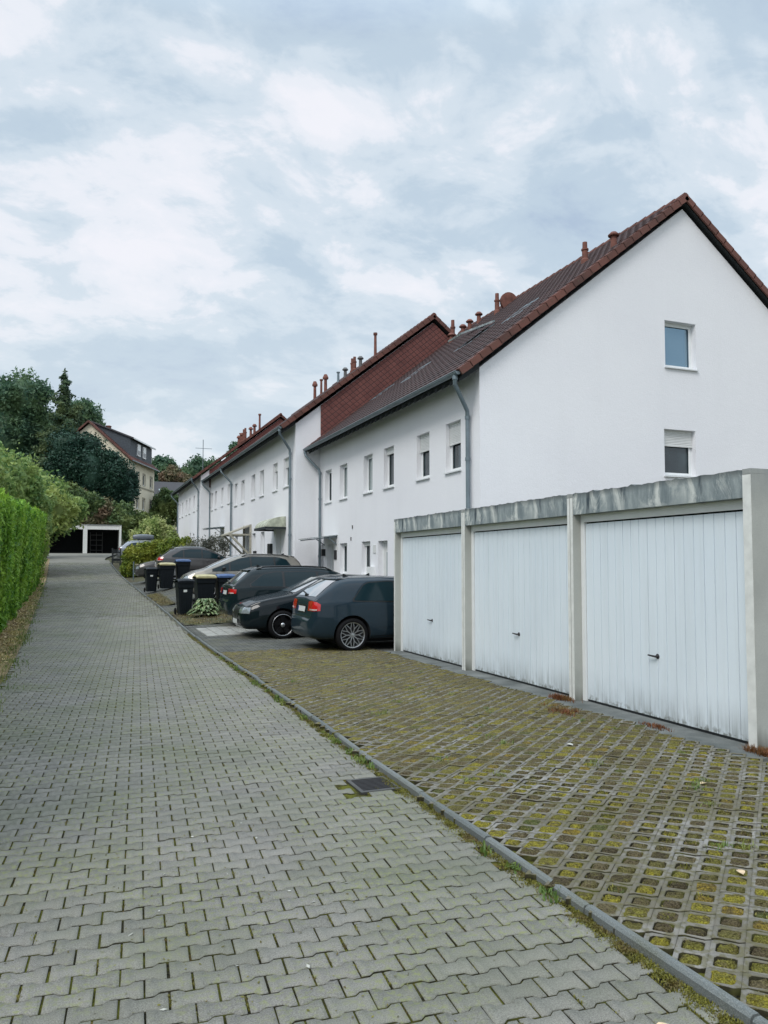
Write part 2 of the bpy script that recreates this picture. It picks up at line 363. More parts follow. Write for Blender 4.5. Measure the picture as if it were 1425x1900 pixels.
# ------------------------------------------------------------------ ground, road, paving
def ground():
    xs = np.concatenate([np.linspace(-400, -20, 12), np.linspace(-15, 30, 61), np.linspace(45, 400, 12)])
    ys = np.concatenate([np.linspace(-300, -10, 8), np.linspace(-5, 130, 91), np.linspace(160, 500, 8)])
    P = [[(x, y, gz(x, y)-.10) for x in xs] for y in ys]
    tag(MB().grid(P).build('ground', 'soil_grass', smooth=True), kind='structure')
ground()
PL, PW = .1875, .1165
ROTA = math.radians(-3.8)
def paver_outline():
    A = .021; gx_, gy_ = .0080, .0098; L = PL-gx_; hw = PW/2-gy_/2
    fr = [0, .19, .31, .69, .81, 1.0]; off = [A/2, A/2, -A/2, -A/2, A/2, A/2]
    top = [(-L/2+f*L, hw+o) for f, o in zip(fr, off)]
    return [(x, -y) for x, y in top] + [(x, y) for x, y in reversed(top)]
def road():
    out = np.array(paver_outline()); n = len(out)
    ca, sa = math.cos(ROTA), math.sin(ROTA)
    tops, V, F = [], [], []
    Vs = []; cnt = 0; quads = []; mi = []
    for r in range(-3, int(61/PW)):
        y0 = 1.3 + r*PW
        for k in range(-46, 17):
            x0 = (k + (.5 if r % 2 else 0))*PL
            X = x0*ca - y0*sa + .05; Y = x0*sa + y0*ca
            if Y < 1.2 or Y > 58 or X < -2.6 or X > kx(Y)-.01 or X < lx(Y)+rng.normal()*.03: continue
            if 5.38 < Y < 5.79 and 1.97 < X+PL/2 and X-PL/2 < 2.26: continue      # drain
            z = zr(Y); sl = (zr(Y+.3)-zr(Y-.3))/.6
            j = rng.normal(size=5)*np.array([.0014, .0012, .0012, .010, .009])
            an = ROTA + j[0]*6
            c_, s_ = math.cos(an), math.sin(an)
            ox = out[:, 0]*c_-out[:, 1]*s_; oy = out[:, 0]*s_+out[:, 1]*c_
            near = Y < 24
            rings = ((1.0, -.020), (1.0, -.0045), (.955, 0.)) if near else ((1.0, -.014), (1.0, 0.))
            for sc_, dz in rings:
                # inset in metres rather than scale for the long side
                ix = ox*(1-(1-sc_)*.5); iy = oy*(1-(1-sc_)*1.2)
                zz = z + dz + j[2] + iy*(sl+j[3]) + ix*j[4]
                Vs.append(np.stack([X+j[0]+ix, Y+j[1]+iy, zz], 1))
            m = len(rings)
            for q in range(m-1):
                b = cnt+q*n
                for i in range(n): quads.append((b+i, b+(i+1) % n, b+n+(i+1) % n, b+n+i)); mi.append(1 if q == 0 else 0)  # side skirts get the painted joint shade
            b = cnt+(m-1)*n
            # cap: strips across the outline (lower points 0..5, upper 11..6)
            for i in range(5): quads.append((b+i, b+i+1, b+n-2-i, b+n-1-i)); mi.append(0)
            cnt += m*n
    V = np.concatenate(Vs); F = np.array(quads)
    ro = npmesh('road', V, F, 'paver_concrete'); ro.data.materials.append(M['joint_shade']); ro.data.polygons.foreach_set('material_index', np.array(mi, dtype=np.int32))
    tag(ro, kind='structure')
    # bedding that shows in the joints, and the plain-looking far stretch of the road
    ys = np.arange(1.0, 58.2, .25)
    rows = [[(lx(y)-.02+(kx(y)+.02-lx(y))*t, y, zr(y)-.0115) for t in np.linspace(0, 1, 15)] for y in ys]
    tag(MB().grid(rows).build('road_joint_bedding', 'joint_moss', smooth=True), kind='structure')
    ys = np.arange(57.98, 71.6, .5)
    rows = [[(lx(y)-(.3 if y > 60 else 0)+(kx(y)+.0-lx(y))*t, y, zr(y)+.001) for t in np.linspace(0, 1, 9)] for y in ys]
    tag(MB().grid(rows).build('far_road', 'far_road', smooth=True), kind='structure')
    rows = [[(x, y, gz(x, y)+.012) for x in np.linspace(kx(y)+.1, 4.2, 5)] for y in np.arange(62, 71.5, 1.)]
    tag(MB().grid(rows).build('turning_area', 'far_road', smooth=True), kind='structure')
road()
def kerb():
    m = MB(); y = 1.2; 
    while y < 57:
        L = .98; a, b = kx(y)+rng.normal()*.004, kx(y+L)+rng.normal()*.004
        ln = 3 if y < 30 else 1
        z0, z1 = zr(y)+rng.normal()*.003, zr(y+L)+rng.normal()*.003
        e = .012; w = .052; h = .043
        prof = [(0, -.1), (0, h-e), (e, h), (w-e, h), (w, h-e), (w, -.1)]
        P0 = [(a+px, y+.004, z0+pz) for px, pz in prof]; P1 = [(b+px, y+L-.004, z1+pz) for px, pz in prof]
        i = len(m.v); m.v += P0+P1; n = 6
        for k in range(n): m.f.append((i+k, i+n+k, i+n+(k+1) % n, i+(k+1) % n))
        m.f.append(tuple(range(i, i+n))); m.f.append(tuple(range(i+2*n-1, i+n-1, -1)))
        y += L+.006
    tag(m.build('kerb', 'kerb_stone'), kind='structure')
kerb()
def drain():
    e = empty('drain_grate', (2.11, 5.58, 0), 'small rusty iron drain grate set in the pavers against the kerb', 'drain grate')
    x0, x1, y0, y1 = 1.95, 2.265, 5.41, 5.765
    f = MB(); f.box(x0, x1, y0, y0+.03, -.03, .004); f.box(x0, x1, y1-.03, y1, -.03, .004); f.box(x0, x0+.03, y0+.03, y1-.03, -.03, .004); f.box(x1-.02, x1, y0+.03, y1-.03, -.03, .004)
    f.build('frame', 'steel_edge', e)
    g = MB()
    for k in range(9): g.box(x0+.032, x1-.022, y0+.04+k*.032, y0+.058+k*.032, -.03, .0)
    g.box((x0+x1)/2-.008, (x0+x1)/2+.008, y0+.032, y1-.032, -.03, -.004)
    g.build('grille', 'iron', e)
    MB().box(x0+.03, x1-.02, y0+.03, y1-.03, -.12, -.05).build('pit', 'dark_interior', e)
drain()
def grid_paving():
    u = Vector((.111, -.0815)); v = Vector((.1, .0875))
    lu, lv = u.length, v.length; uh, vh = u/lu, v/lv
    Vs = []; quads = []; cnt = 0; pads = []; mi = []
    for a in range(-120, 200):
        for b in range(-100, 240):
            p = Vector((2.4, 1.0)) + u*a + v*b
            X, Y = p
            if Y < 1.2 or Y > 14.6 or X > 5.33 or X < kx(Y)+.045: continue
            j = rng.normal(size=4)
            z = .036 + j[0]*.0025; tx, ty = j[1]*.014, j[2]*.014
            pads.append((X, Y, z))
            hu, hv = lu/2+.0002, lv/2-.0030; iu, iv = .0460+j[3]*.0014, .0480
            zig = .009 if a % 2 else -.009
            dl = .011; outer = [(-hu, -hv), (-iu*.95, -hv+dl), (iu*.95, -hv-dl), (hu, -hv), (hu, hv), (iu*.95, hv-dl), (-iu*.95, hv+dl), (-hu, hv)]
            c = .30
            inner = [(-iu, -iv*.72), (0, -iv), (iu, -iv*.72), (iu*1.08, 0), (iu, iv*.72), (0, iv), (-iu, iv*.72), (-iu*1.08, 0)]
            inner = [(-iu, -iv*.72), (-iu*.75, -iv+.004), (iu*.75, -iv-.004), (iu, -iv*.78), (iu, iv*.72), (iu*.75, iv-.004), (-iu*.75, iv+.004), (-iu, iv*.78)]
            rings = [(outer, -.03), (outer, -.002), ([(x*.975, y*.97) for x, y in outer], .001), ([(x*1.07, y*1.07) for x, y in inner], .001), (inner, -.004), ([(x*.93, y*.93) for x, y in inner], -.03)]
            for R, dz in rings:
                Vs.append(np.array([[X+x*uh.x+y*vh.x, Y+x*uh.y+y*vh.y, z+dz+x*tx+y*ty] for x, y in R]))
            for q in range(5):
                bb = cnt+q*8
                for i in range(8): quads.append((bb+i, bb+(i+1) % 8, bb+8+(i+1) % 8, bb+8+i)); mi.append(1 if q in (0, 4) else 0)  # outer sides and hole walls get the painted shade colour
            cnt += 48
    ro = npmesh('grid_paving', np.concatenate(Vs), np.array(quads), 'grid_concrete'); ro.data.materials.append(M['joint_shade']); ro.data.polygons.foreach_set('material_index', np.array(mi, dtype=np.int32))
    tag(ro, kind='structure')
    # one cushion of moss, dead grass or soil in each hole
    k = 7; s = np.linspace(-1, 1, k); A_, B_ = np.meshgrid(s, s); Vp = []; Fp = []; nn = 0
    base = np.arange(k*k).reshape(k, k); Fq = np.stack([base[:-1, :-1], base[:-1, 1:], base[1:, 1:], base[1:, :-1]], 2).reshape(-1, 4)
    for X, Y, z in pads:
        f = math.sin(X*2.1+Y*.9)+math.sin(Y*1.3-X*1.7); hgt = .004*f + .0045*rng.normal() - .007 + (.012 if Y > 5.5 else 0) + (.006 if Y > 8 else 0)
        sp = 1.0 + (.35 if (Y > 5.5 and rng.random() < .6) or rng.random() < .30 else 0)
        hx = A_*.0450*sp; hy = B_*.047*sp; rr_ = (np.abs(A_)**3+np.abs(B_)**3)
        Z = z+hgt+.010*(1-rr_*.8)+rng.normal(size=A_.shape)*.0036
        Z = np.minimum(Z, z+.006+.002*rng.random(Z.shape)); zed = z-.004 if sp > 1 else z-.022
        Z[0, :] = Z[-1, :] = zed; Z[:, 0] = Z[:, -1] = zed; hx = hx+rng.normal(size=A_.shape)*.0022; hy = hy+rng.normal(size=A_.shape)*.0022
        Vp.append(np.stack([X+hx*uh.x+hy*vh.x, Y+hx*uh.y+hy*vh.y, Z], 2).reshape(-1, 3)); Fp.append(Fq+nn); nn += k*k
    tag(npmesh('moss_cushions', np.concatenate(Vp), np.concatenate(Fp), 'moss_pad', smooth=True), kind='stuff', label='cushions of moss, dead grass and soil in the holes of the grid paving')
    # moss and soil filling the holes, gently domed
    xs = np.arange(2.3, 5.42, .022); ys = np.arange(1.2, 14.5, .022)
    XX, YY = np.meshgrid(xs, ys)
    n1 = rng.normal(size=XX.shape)
    low = np.zeros_like(XX)
    for fx, ph in ((7.1, .3), (11.3, 2.), (17.9, 4.), (29., 1.)):
        low += np.sin(XX*fx+ph+np.sin(YY*fx*.7))*np.cos(YY*fx*1.1+ph*2)
    Z = .010 + low*.003 + n1*.0028
    over = 0
    Z = np.minimum(Z+over, .0430)
    left = np.array([kx(y)+.055 for y in ys])
    XX = np.maximum(XX, left[:, None])
    V = np.stack([XX, YY, Z], 2).reshape(-1, 3); ny, nx = XX.shape
    idx = np.arange(ny*nx).reshape(ny, nx)
    F = np.stack([idx[:-1, :-1], idx[:-1, 1:], idx[1:, 1:], idx[1:, :-1]], 2).reshape(-1, 4)
    tag(npmesh('soil_filling', V, F, 'joint_moss', smooth=True), kind='stuff', label='dark soil under the grid paving')
grid_paving()
def flat_areas():
    # concrete apron in front of the garage doors
    m = MB(); m.box(5.22, 5.80, 5.0, 13.72, -.1, .028)
    tag(m.build('concrete_apron', 'strip_concrete'), kind='structure')
    # paving of the parking bays beyond the garages
    ys = np.arange(14.3, 44, .4)
    rows = [[(x, y, gz(x, y)+.012+(.02 if y < 22 else 0)) for x in np.concatenate([[kx(y)+.07], np.linspace(2.9, 8.7, 15)])] for y in ys]
    mm = MB().grid(rows); mm.quad((5.2, 13.70, .024), (8.7, 13.70, .024), (8.7, 14.4, .024), (5.2, 14.4, .024))
    tag(mm.build('parking_bays', 'parking_pavers', smooth=True), kind='structure')
    # pale ribbed grid slabs beside the black saloon
    m = MB()
    for i in range(6):
        for j in range(15):
            x0 = 2.72+i*.26; y0 = 17.9+j*.13
            if x0 > 3.75 and y0 < 18.2: continue
            z = gz(x0, y0)+.050
            m.box(x0, x0+.245, y0, y0+.085, z-.03, z+rng.normal()*.001)
    tag(m.build('pale_paving_slabs', 'pale_slab'), kind='structure')
    # planted beds between kerb and bays
    m = MB()
    for y0, y1, x1 in ((20.6, 25.2, 4.2), (27.5, 33.5, 3.1)):
        ys = np.arange(y0, y1, .4)
        m.grid([[(x, y, gz(x, y)+.045+.02*math.sin(x*9+y*5)) for x in np.linspace(kx(y)+.075, x1, 9)] for y in ys])
    tag(m.build('planting_bed', 'soil_grass', smooth=True), kind='structure')
    # dry verge under the hedge
    ys = np.arange(-2, 62, .3)
    rows = [[(x, y, zr(y)+.006+.02*max(0, math.sin(x*7+y*3))*(x < lx(y)-.1)) for x in np.linspace(lx(y)-1.6, lx(y)+.02, 10)] for y in ys]
    tag(MB().grid(rows).build('verge', 'litter_soil', smooth=True), kind='structure')
flat_areas()

# ------------------------------------------------------------------ garages by the road
GY = [5.20, 7.965, 10.82, 13.70]       # party walls of the three garages
def garage(y0, y1, label, t0, t1):
    X = 5.6; e = empty('garage', (X, (y0+y1)/2, 0), label, 'garage', 'white garages in a row')
    ya, yb = y0+.004, y1-.004; t = .10
    m = MB(); m.box(X, X+5.6, ya, ya+t0, 0, 2.5); m.box(X, X+5.6, yb-t1, yb, 0, 2.5)
    m.box(X+5.5, X+5.598, ya+t0, yb-t1, 0, 2.5); m.box(X+.02, X+5.498, ya+t0+.001, yb-t1-.001, 2.42, 2.5)
    m.build('side_walls', 'garage_concrete', e)
    [MB().box(X-.004, X-.0005, q0, q1, .01, 2.49).build('painted_edge', 'painted_edge', e) for q0, q1 in ((ya+.003, ya+t0-.004), (yb-t1+.004, yb-.003))]
    # stained head beam with a slightly broken upper edge
    m = MB(); N = 46; P = [[], [], [], []]
    for i in range(N+1):
        y = ya+t0-.002+(yb-ya-t0-t1+.004)*i/N; zt = 2.535+abs(rng.normal())*.006+(.012 if rng.random() < .1 else 0)
        P[0].append((X+.004, y, 2.285)); P[1].append((X+.004, y, zt)); P[2].append((X+.22, y, zt+.003)); P[3].append((X+.22, y, 2.285))
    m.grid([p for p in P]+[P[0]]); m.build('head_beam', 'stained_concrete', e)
    m = MB(); m.box(X-.002, X+5.602, ya-.001, ya+t0-.004, 2.5, 2.545); m.box(X-.002, X+5.602, yb-t1+.004, yb+.001, 2.5, 2.54); m.box(X+.22, X+5.6, ya+t0, yb-t1, 2.502, 2.53)
    m.build('roof_rim', 'stained_concrete' if False else 'garage_concrete', e)
    # steel frame
    fy0, fy1 = ya+t0, yb-t1; fr = MB(); xd = X+.13
    fr.box(xd-.02, xd+.05, fy0+.002, fy0+.07, .03, 2.283); fr.box(xd-.02, xd+.05, fy1-.07, fy1-.002, .03, 2.283); fr.box(xd-.02, xd+.05, fy0+.07, fy1-.07, 2.19, 2.283)
    fr.box(xd-.03, xd-.02, fy1-.14, fy1-.08, 2.205, 2.225)
    fr.build('door_frame', 'white_frame', e)
    # ribbed up-and-over door
    d0, d1 = fy0+.078, fy1-.078; d = MB(); n = 18; w = (d1-d0)/n; P = []
    line = [(xd, d0)]
    for k in range(n):
        a = d0+k*w; g = .010; wd = .030 if k % 3 == 0 else .016
        line += [(xd, a+.001), (xd, a+w-g), (xd+wd, a+w-g+.001), (xd+wd, a+w-.002), (xd, a+w)] if k < n-1 else [(xd, d1)]
    P = [[(x, y, .055) for x, y in line], [(x, y, 2.172) for x, y in line]]
    d.grid(P); d.box(xd+.032, xd+.045, d0, d1, .05, 2.174)
    door = d.build('door', 'white_door_paint', e)
    MB().box(xd+.02, xd+.035, fy0+.07, fy1-.07, 2.174, 2.19).build('door_gap', 'dark_interior', door)
    MB().box(xd+.005, xd+.03, fy0+.07, fy1-.07, .028, .052).build('bottom_seal', 'black_plastic', door)
    yc = (d0+d1)/2; h = MB()
    h.lathe([(0, -.006), (.028, -.006), (.028, 0), (.012, .002), (.012, .035), (0, .035)], 14, (0, 0, 0), 'y')
    h.v = [(xd-v[1]-.002, yc+v[0], .70+v[2]) for v in h.v]
    h.tube([(xd-.035, yc-.01, .70), (xd-.045, yc+.03, .703), (xd-.048, yc+.095, .708)], [.011, .010, .008], 8)
    h.build('handle', 'iron', door, smooth=True)
garage(GY[0], GY[1], 'white garage nearest the camera, its blank concrete side wall at the right edge', .10, .055)
garage(GY[1], GY[2], 'middle white garage, standing between two other white garages', .055, .055)
garage(GY[2], GY[3], 'white garage farthest along the row, right beside the grey hatchback', .055, .06)
# ------------------------------------------------------------------ row houses
def window(parent, X, y0, y1, z0, z1, shutter=.0, glass='window_glass', sill=True, facing='-x', deep=.15):
    """window set in a reveal; facing -x (facade) or -y (gable, then X is the wall's y and y0,y1 are x)"""
    def T(b):       # map local (d,u,z) -> world
        if facing == '-x': return b
        b.v = [(v[1], v[0], v[2]) for v in b.v]; b.f = [f[::-1] for f in b.f]; return b
    f = MB(); w = .055; a, b_ = X+deep, X+deep+.06
    f.box(a, b_, y0, y1, z0, z0+w); f.box(a, b_, y0, y1, z1-w, z1); f.box(a, b_, y0, y0+w, z0+w, z1-w); f.box(a, b_, y1-w, y1, z0+w, z1-w)
    s = .045; c, d = a+.012, b_-.005
    f.box(a-.012, a, y0+w-.012, y1-w+.012, z0+w-.012, z0+w+s); f.box(a-.012, a, y0+w-.012, y1-w+.012, z1-w-s, z1-w+.012)
    f.box(a-.012, a, y0+w-.012, y0+w+s, z0+w+s, z1-w-s); f.box(a-.012, a, y1-w-s, y1-w+.012, z0+w+s, z1-w-s)
    win = T(f).build('window', 'white_frame', parent)
    T(MB().box(a+.03, a+.04, y0+w-.005, y1-w+.005, z0+w-.005, z1-w+.005)).build('pane', glass, win)
    if shutter > 0:
        zb = z1-(z1-z0)*shutter; m = MB(); z = z1
        P = []
        while z > zb: P += [(a-.045, z), (a-.052, z-.02), (a-.045, z-.038)]; z -= .042
        m.grid([[(x, y0+.005, z) for x, z in P], [(x, y1-.005, z) for x, z in P]])
        m.box(a-.055, a-.035, y0+.005, y1-.005, zb-.03, zb)
        T(m).build('roller_shutter', 'shutter_slats', win)
    if sill:
        m = MB(); m.extrude([(X-.055, y0-.03, z0-.005), (X-.055, y0-.03, z0-.035), (X+deep, y0-.03, z0-.02), (X+deep, y0-.03, z0+.012)], (0, y1-y0+.06, 0))
        T(m).build('sill', 'window_sill', win)
    return win
def door(parent, X, y0, y1, z0, z1):
    f = MB(); a = X+.16
    f.box(a, a+.06, y0, y0+.06, z0, z1); f.box(a, a+.06, y1-.06, y1, z0, z1); f.box(a, a+.06, y0+.06, y1-.06, z1-.06, z1)
    d = f.build('door', 'white_frame', parent)
    MB().box(a+.02, a+.05, y0+.06, y1-.06, z0, z1-.06).build('door_leaf', 'shutter_slats', d)
    MB().box(a+.012, a+.02, (y0+y1)/2-.12, (y0+y1)/2+.12, z0+.9, z1-.35).build('door_pane', 'curtain_glass', d)
    MB().tube([(a-.03, y0+.14, z0+1.0), (a-.03, y0+.14, z0+1.35)], .012, 8).build('door_handle', 'chrome', d)
def tiled_slope(parent, X0, z0, X1, z1, Y0, Y1, mat, name='roof', fine=True):
    """pantiles: courses overlap down the slope, waves run along it"""
    L = math.hypot(X1-X0, z1-z0); n = max(3, round(L/.335)); ny = round(abs(Y1-Y0)/(.30/6 if fine else .30/2))
    nx_, nz_ = -(z1-z0)/L, (X1-X0)/L
    if nz_ < 0: nx_, nz_ = -nx_, -nz_
    ys = np.linspace(Y0, Y1, ny+1); wave = .020*np.abs(np.sin(PI*ys/.30))**.8 if fine else ys*0
    V = []; 
    for k in range(n):
        for t, h in ((k/n-.004, .0), (k/n, .035), ((k+1)/n, .004)):
            px, pz = X0+(X1-X0)*t, z0+(z1-z0)*t
            hh = h+wave+.0*ys
            V.append(np.stack([px+nx_*hh, ys, pz+nz_*hh], 1))
    V = np.concatenate(V); m = ny+1; R = 3*n
    idx = np.arange(R*m).reshape(R, m)
    F = np.stack([idx[:-1, :-1], idx[:-1, 1:], idx[1:, 1:], idx[1:, :-1]], 2).reshape(-1, 4)
    return npmesh(name, V, F, mat, parent)
def verge(parent, X0, z0, X1, z1, Y, mat='verge_tile', side=-1):
    """row of overlapping edge tiles along a gable"""
    m = MB(); L = math.hypot(X1-X0, z1-z0); n = round(L/.335); dx, dz = (X1-X0)/L, (z1-z0)/L; s = L/n
    nx_, nz_ = (-dz, dx) if dx > 0 else (dz, -dx)
    for k in range(n):
        a = k*s-.02; b = (k+1)*s
        def P(t, h): return (X0+dx*t+nx_*h, z0+dz*t+nz_*h)
        q = [P(a, .045), P(b, .028), P(b, -.125), P(a, -.112)]
        y0, y1 = sorted((Y, Y+side*.05))
        m.extrude([(x, y0, z) for x, z in q], (0, y1-y0, 0))
        q = [P(a, .045), P(b, .028), P(b, -.02), P(a, .01)]
        y0, y1 = sorted((Y+side*.0, Y-side*.22))
        m.extrude([(x, y0+.001, z+.012) for x, z in q], (0, y1-y0, 0))
    return m.build('verge_tiles', mat, parent)
def vent(parent, x, y, z, h, r=.06, kind='pipe', mat='terracotta'):
    m = MB(); 
    if kind == 'pipe': m.lathe([(r*1.5, -.25), (r*1.4, .10), (r, .14), (r, h*.6), (r*1.25, h*.6+.01), (r*1.25, h*.68), (r*.85, h*.7), (r*.8, h), (0, h)], 14, (x, y, z))
    elif kind == 'thin': m.lathe([(r*1.4, -.25), (r*.8, .1), (r*.7, h*.9), (r*1.1, h*.91), (r*1.1, h), (0, h)], 12, (x, y, z))
    else: m.lathe([(r*1.3, -.25), (r, .12), (r*.9, h*.72), (r*1.7, h*.74), (r*1.8, h*.82), (r*.9, h), (0, h)], 14, (x, y, z))
    return m.build('roof_vent', mat, parent, smooth=False)
def block(label, Y0, Y1, X0, Xr, zt, zsill, wins, gfl, doors, near_over=.14, far_over=.14, lit='shaded_plaster', zbase=-.3, clad=None, fine=True, far_pipe=True, gable_wins=(), rooftop='roof_tile'):
    e = empty('terraced_house', (X0, (Y0+Y1)/2, max(0, zbase)), label, 'house', 'stepped row of white terraced houses')
    S = .79; Xb = 2*Xr-X0; zr_ = zt+S*(Xr-X0)
    w = MB(); prof = [(X0, zbase), (X0, zt), (Xr, zr_), (Xb, zt), (Xb, zbase)]
    w.extrude([(x, Y0, z) for x, z in prof], (0, Y1-Y0, 0)); w.f = [f[::-1] for f in w.f]
    wall = w.build('wall', 'white_plaster', e)
    c = MB()
    for y0, y1, z0, z1 in [q[:4] for q in wins+gfl+doors]: c.box(X0-.2, X0+.24, y0, y1, z0, z1)
    for x0, x1, z0, z1, sh in gable_wins: c.box(x0, x1, Y0-.2, Y0+.24, z0, z1)
    cut(wall, c)
    for q in wins+gfl:
        window(e, X0, q[0], q[1], q[2], q[3], q[4], q[5] if len(q) > 5 else 'window_glass')
    for q in doors: door(e, X0, *q[:4])
    for x0, x1, z0, z1, sh in gable_wins: window(e, Y0, x0, x1, z0, z1, max(0, sh), 'sky_tint_glass' if sh < 0 else 'window_glass', facing='-y', deep=.17)
    # roof: tiles, underside board, ridge, verges
    ov = .56; th = .30
    Ya, Yb = Y0-near_over, Y1+far_over
    xe, ze = X0-ov, zt-S*ov
    T = lambda x: zt+S*(x-X0)+th
    rf = tiled_slope(e, xe, T(xe), Xr, T(Xr), Ya+.05, Yb-.05, rooftop, fine=fine)
    tiled_slope(e, 2*Xr-xe, T(xe), Xr, T(Xr), Ya+.05, Yb-.05, rooftop, fine=False, name='rear_roof')
    b = MB(); 
    for sg in (1, -1):
        X = lambda x: x if sg > 0 else 2*Xr-x
        q = [(X(xe+.05), T(xe+.05)-.02), (X(Xr), T(Xr)-.02), (X(Xr), T(Xr)-.17), (X(xe+.05), T(xe+.05)-.17)]
        b.extrude([(x, Ya+.03, z) for x, z in q], (0, Yb-Ya-.06, 0))
    b.build('roof_underside', 'dark_wood', rf)
    r = MB(); y = Ya
    while y < Yb: r.tube([(Xr, y, T(Xr)-.02), (Xr, min(y+.42, Yb+.02), T(Xr)-.035)], [.115, .10], 10); y += .38
    r.build('ridge_tiles', 'verge_tile' if rooftop == 'roof_tile' else rooftop, rf)
    for yy, sd in ((Ya, -1), (Yb, 1)):
        verge(rf, xe-.03, T(xe)-.01, Xr, T(Xr)-.01, yy, side=sd); verge(rf, 2*Xr-xe+.03, T(xe)-.01, Xr, T(Xr)-.01, yy, side=sd)
    # rafter feet under the eaves
    y = Ya+.15
    while y < Yb-.1:
        q = [(xe+.04, T(xe+.04)-.175), (X0, T(X0)-.175), (X0, T(X0)-.32), (xe+.04, T(xe+.04)-.26)]
        MB().extrude([(x, y, z) for x, z in q], (0, .09, 0)).build('rafter_foot', 'dark_wood', rf); y += .42
    # half-round gutter
    gxx, gz_ = xe-.055, T(xe)-.03; g = MB(); n = 8; rows = []
    for k in range(n+1):
        a = PI+PI*k/n; rows.append([(gxx+.075*math.cos(a), y_, gz_+.075*math.sin(a)) for y_ in (Ya+.02, Yb-.02)])
    for k in range(n, -1, -1):
        a = PI+PI*k/n; rows.append([(gxx+.070*math.cos(a), y_, gz_+.070*math.sin(a)) for y_ in (Ya+.02, Yb-.02)])
    g.grid(rows+[rows[0]])
    for y_ in (Ya+.02, Yb-.025): g.poly([(gxx+.075*math.cos(PI+PI*k/n), y_, gz_+.075*math.sin(PI+PI*k/n)) for k in range(n+1)])
    g.tube([(gxx-.076, Ya+.02, gz_+.004), (gxx-.076, Yb-.02, gz_+.004)], .012, 6)
    g.build('gutter', 'zinc', e, smooth=False)
    def pipe(y, yw):
        p = MB(); wx = X0-.10
        p.tube([(gxx, y, gz_-.02), (gxx, y, gz_-.16), (gxx+.02, y+(yw-y)*.12, gz_-.26), (wx-.03, yw-(yw-y)*.12, gz_-.80), (wx, yw, gz_-.95), (wx, yw, zbase+.3)], .052, 10)
        z = gz_-1.0
        p2 = p
        for zz in (gz_-.95, gz_-.12, 4.2 + (zt-6.32), 2.0+(zt-6.32)): p2.lathe([(.053, -.04), (.066, -.04), (.066, .04), (.053, .04)], 10, (wx if zz < gz_-.5 else gxx, yw if zz < gz_-.5 else y, zz))
        p.build('downpipe', 'zinc', e, smooth=False)
    pipe(Y0+.05, Y0+.42)
    if far_pipe: pipe(Y1-.1, Y1-.38)
    if clad:                                      # red shingled upper gable, with its own thickness
        x1, zlow = clad
        c = MB(); q = [(x1, zlow), (x1, zt+S*(x1-X0)-.01), (Xr, zr_-.01), (Xb-.02, zt), (Xb-.02, zlow+.5)]
        c.extrude([(x, Y0-.055, z) for x, z in q], (0, .05, 0)); c.f = [f[::-1] for f in c.f]
        c.build('shingle_cladding', 'shingle_cladding', e)
    return e, rf, T
def W(Y0, rel, z0, z1, sh, gl=None): return (Y0+rel[0], Y0+rel[1], z0, z1, sh) + ((gl,) if gl else ())
R6 = [(.97, 1.80), (2.80, 3.63), (5.32, 6.14), (7.13, 7.96), (9.63, 10.48), (11.46, 12.26)]
Y = 15.8; s = 4.0
h1, rf1, T1 = block('white terraced house nearest the camera, a tall plain gable with two windows',
    Y, 28.8, 8.63, 14.80, 6.30, s,
    [W(Y, R6[0], s, 5.25, .42), W(Y, R6[1], s, 5.24, .36), W(Y, R6[2], s, 5.23, .14), W(Y, R6[3], s, 5.23, 0, 'curtain_glass'), W(Y, R6[4], s, 5.23, 0, 'curtain_glass'), W(Y, R6[5], s, 5.23, .0)],
    [W(Y, (12.42, 12.76), 1.3, 2.43, 0, 'curtain_glass'), W(Y, (9.64, 10.45), 1.32, 2.42, 0), W(Y, (7.33, 8.14), 1.35, 2.42, .1), W(Y, (2.6, 3.4), 1.35, 2.42, 0)],
    [W(Y, (11.15, 11.95), .3, 2.41, 0), W(Y, (5.83, 6.63), .3, 2.40, 0), W(Y, (1.0, 1.8), .3, 2.4, 0)],
    far_over=-.02, gable_wins=[(14.13, 15.17, 6.84, 8.08, -1), (14.05, 15.09, 3.98, 5.20, .33)], far_pipe=True)
Y = 28.8; s = 4.80
h2, rf2, T2 = block('white terraced house with a red shingled gable rising over its nearer neighbour',
    Y, 42.3, 7.65, 13.54, 7.13, s,
    [W(Y, (r[0]*1.035, r[1]*1.035), s, 5.98, sh, gl) for r, sh, gl in zip(R6, (.3, .25, 0, 0, 0, 0), ('curtain_glass', 'curtain_glass', 'curtain_glass', 'curtain_glass', 'window_glass', 'window_glass'))],
    [W(Y, (5.3, 6.1), 1.9, 3.15, 0, 'curtain_glass'), W(Y, (7.2, 8.0), 1.9, 3.15, 0, 'curtain_glass'), W(Y, (11.6, 12.4), 1.9, 3.15, 0)],
    [W(Y, (2.2, 3.05), 1.0, 3.15, 0), W(Y, (8.5, 9.3), 1.0, 3.15, 0)], zbase=.2, clad=(8.66, 6.2))
Y = 42.3; s = 5.50
h3, rf3, T3 = block('white terraced house set back between two houses with red gables',
    Y, 56.0, 8.60, 14.6, 7.82, s,
    [(Y+5.9, Y+6.7, s, 6.72, 0, 'curtain_glass'), (Y+8.3, Y+9.1, s, 6.72, 0, 'curtain_glass'), (Y+10.9, Y+11.7, s, 6.72, 0), (Y+12.5, Y+13.3, s, 6.72, 0)],
    [(Y+10.9, Y+11.7, 2.7, 3.9, 0)], [(Y+8.0, Y+8.9, 1.8, 3.9, 0)], zbase=.5, fine=False, far_over=-.02, rooftop='far_roof_tile')
Y = 56.0; s = 5.66
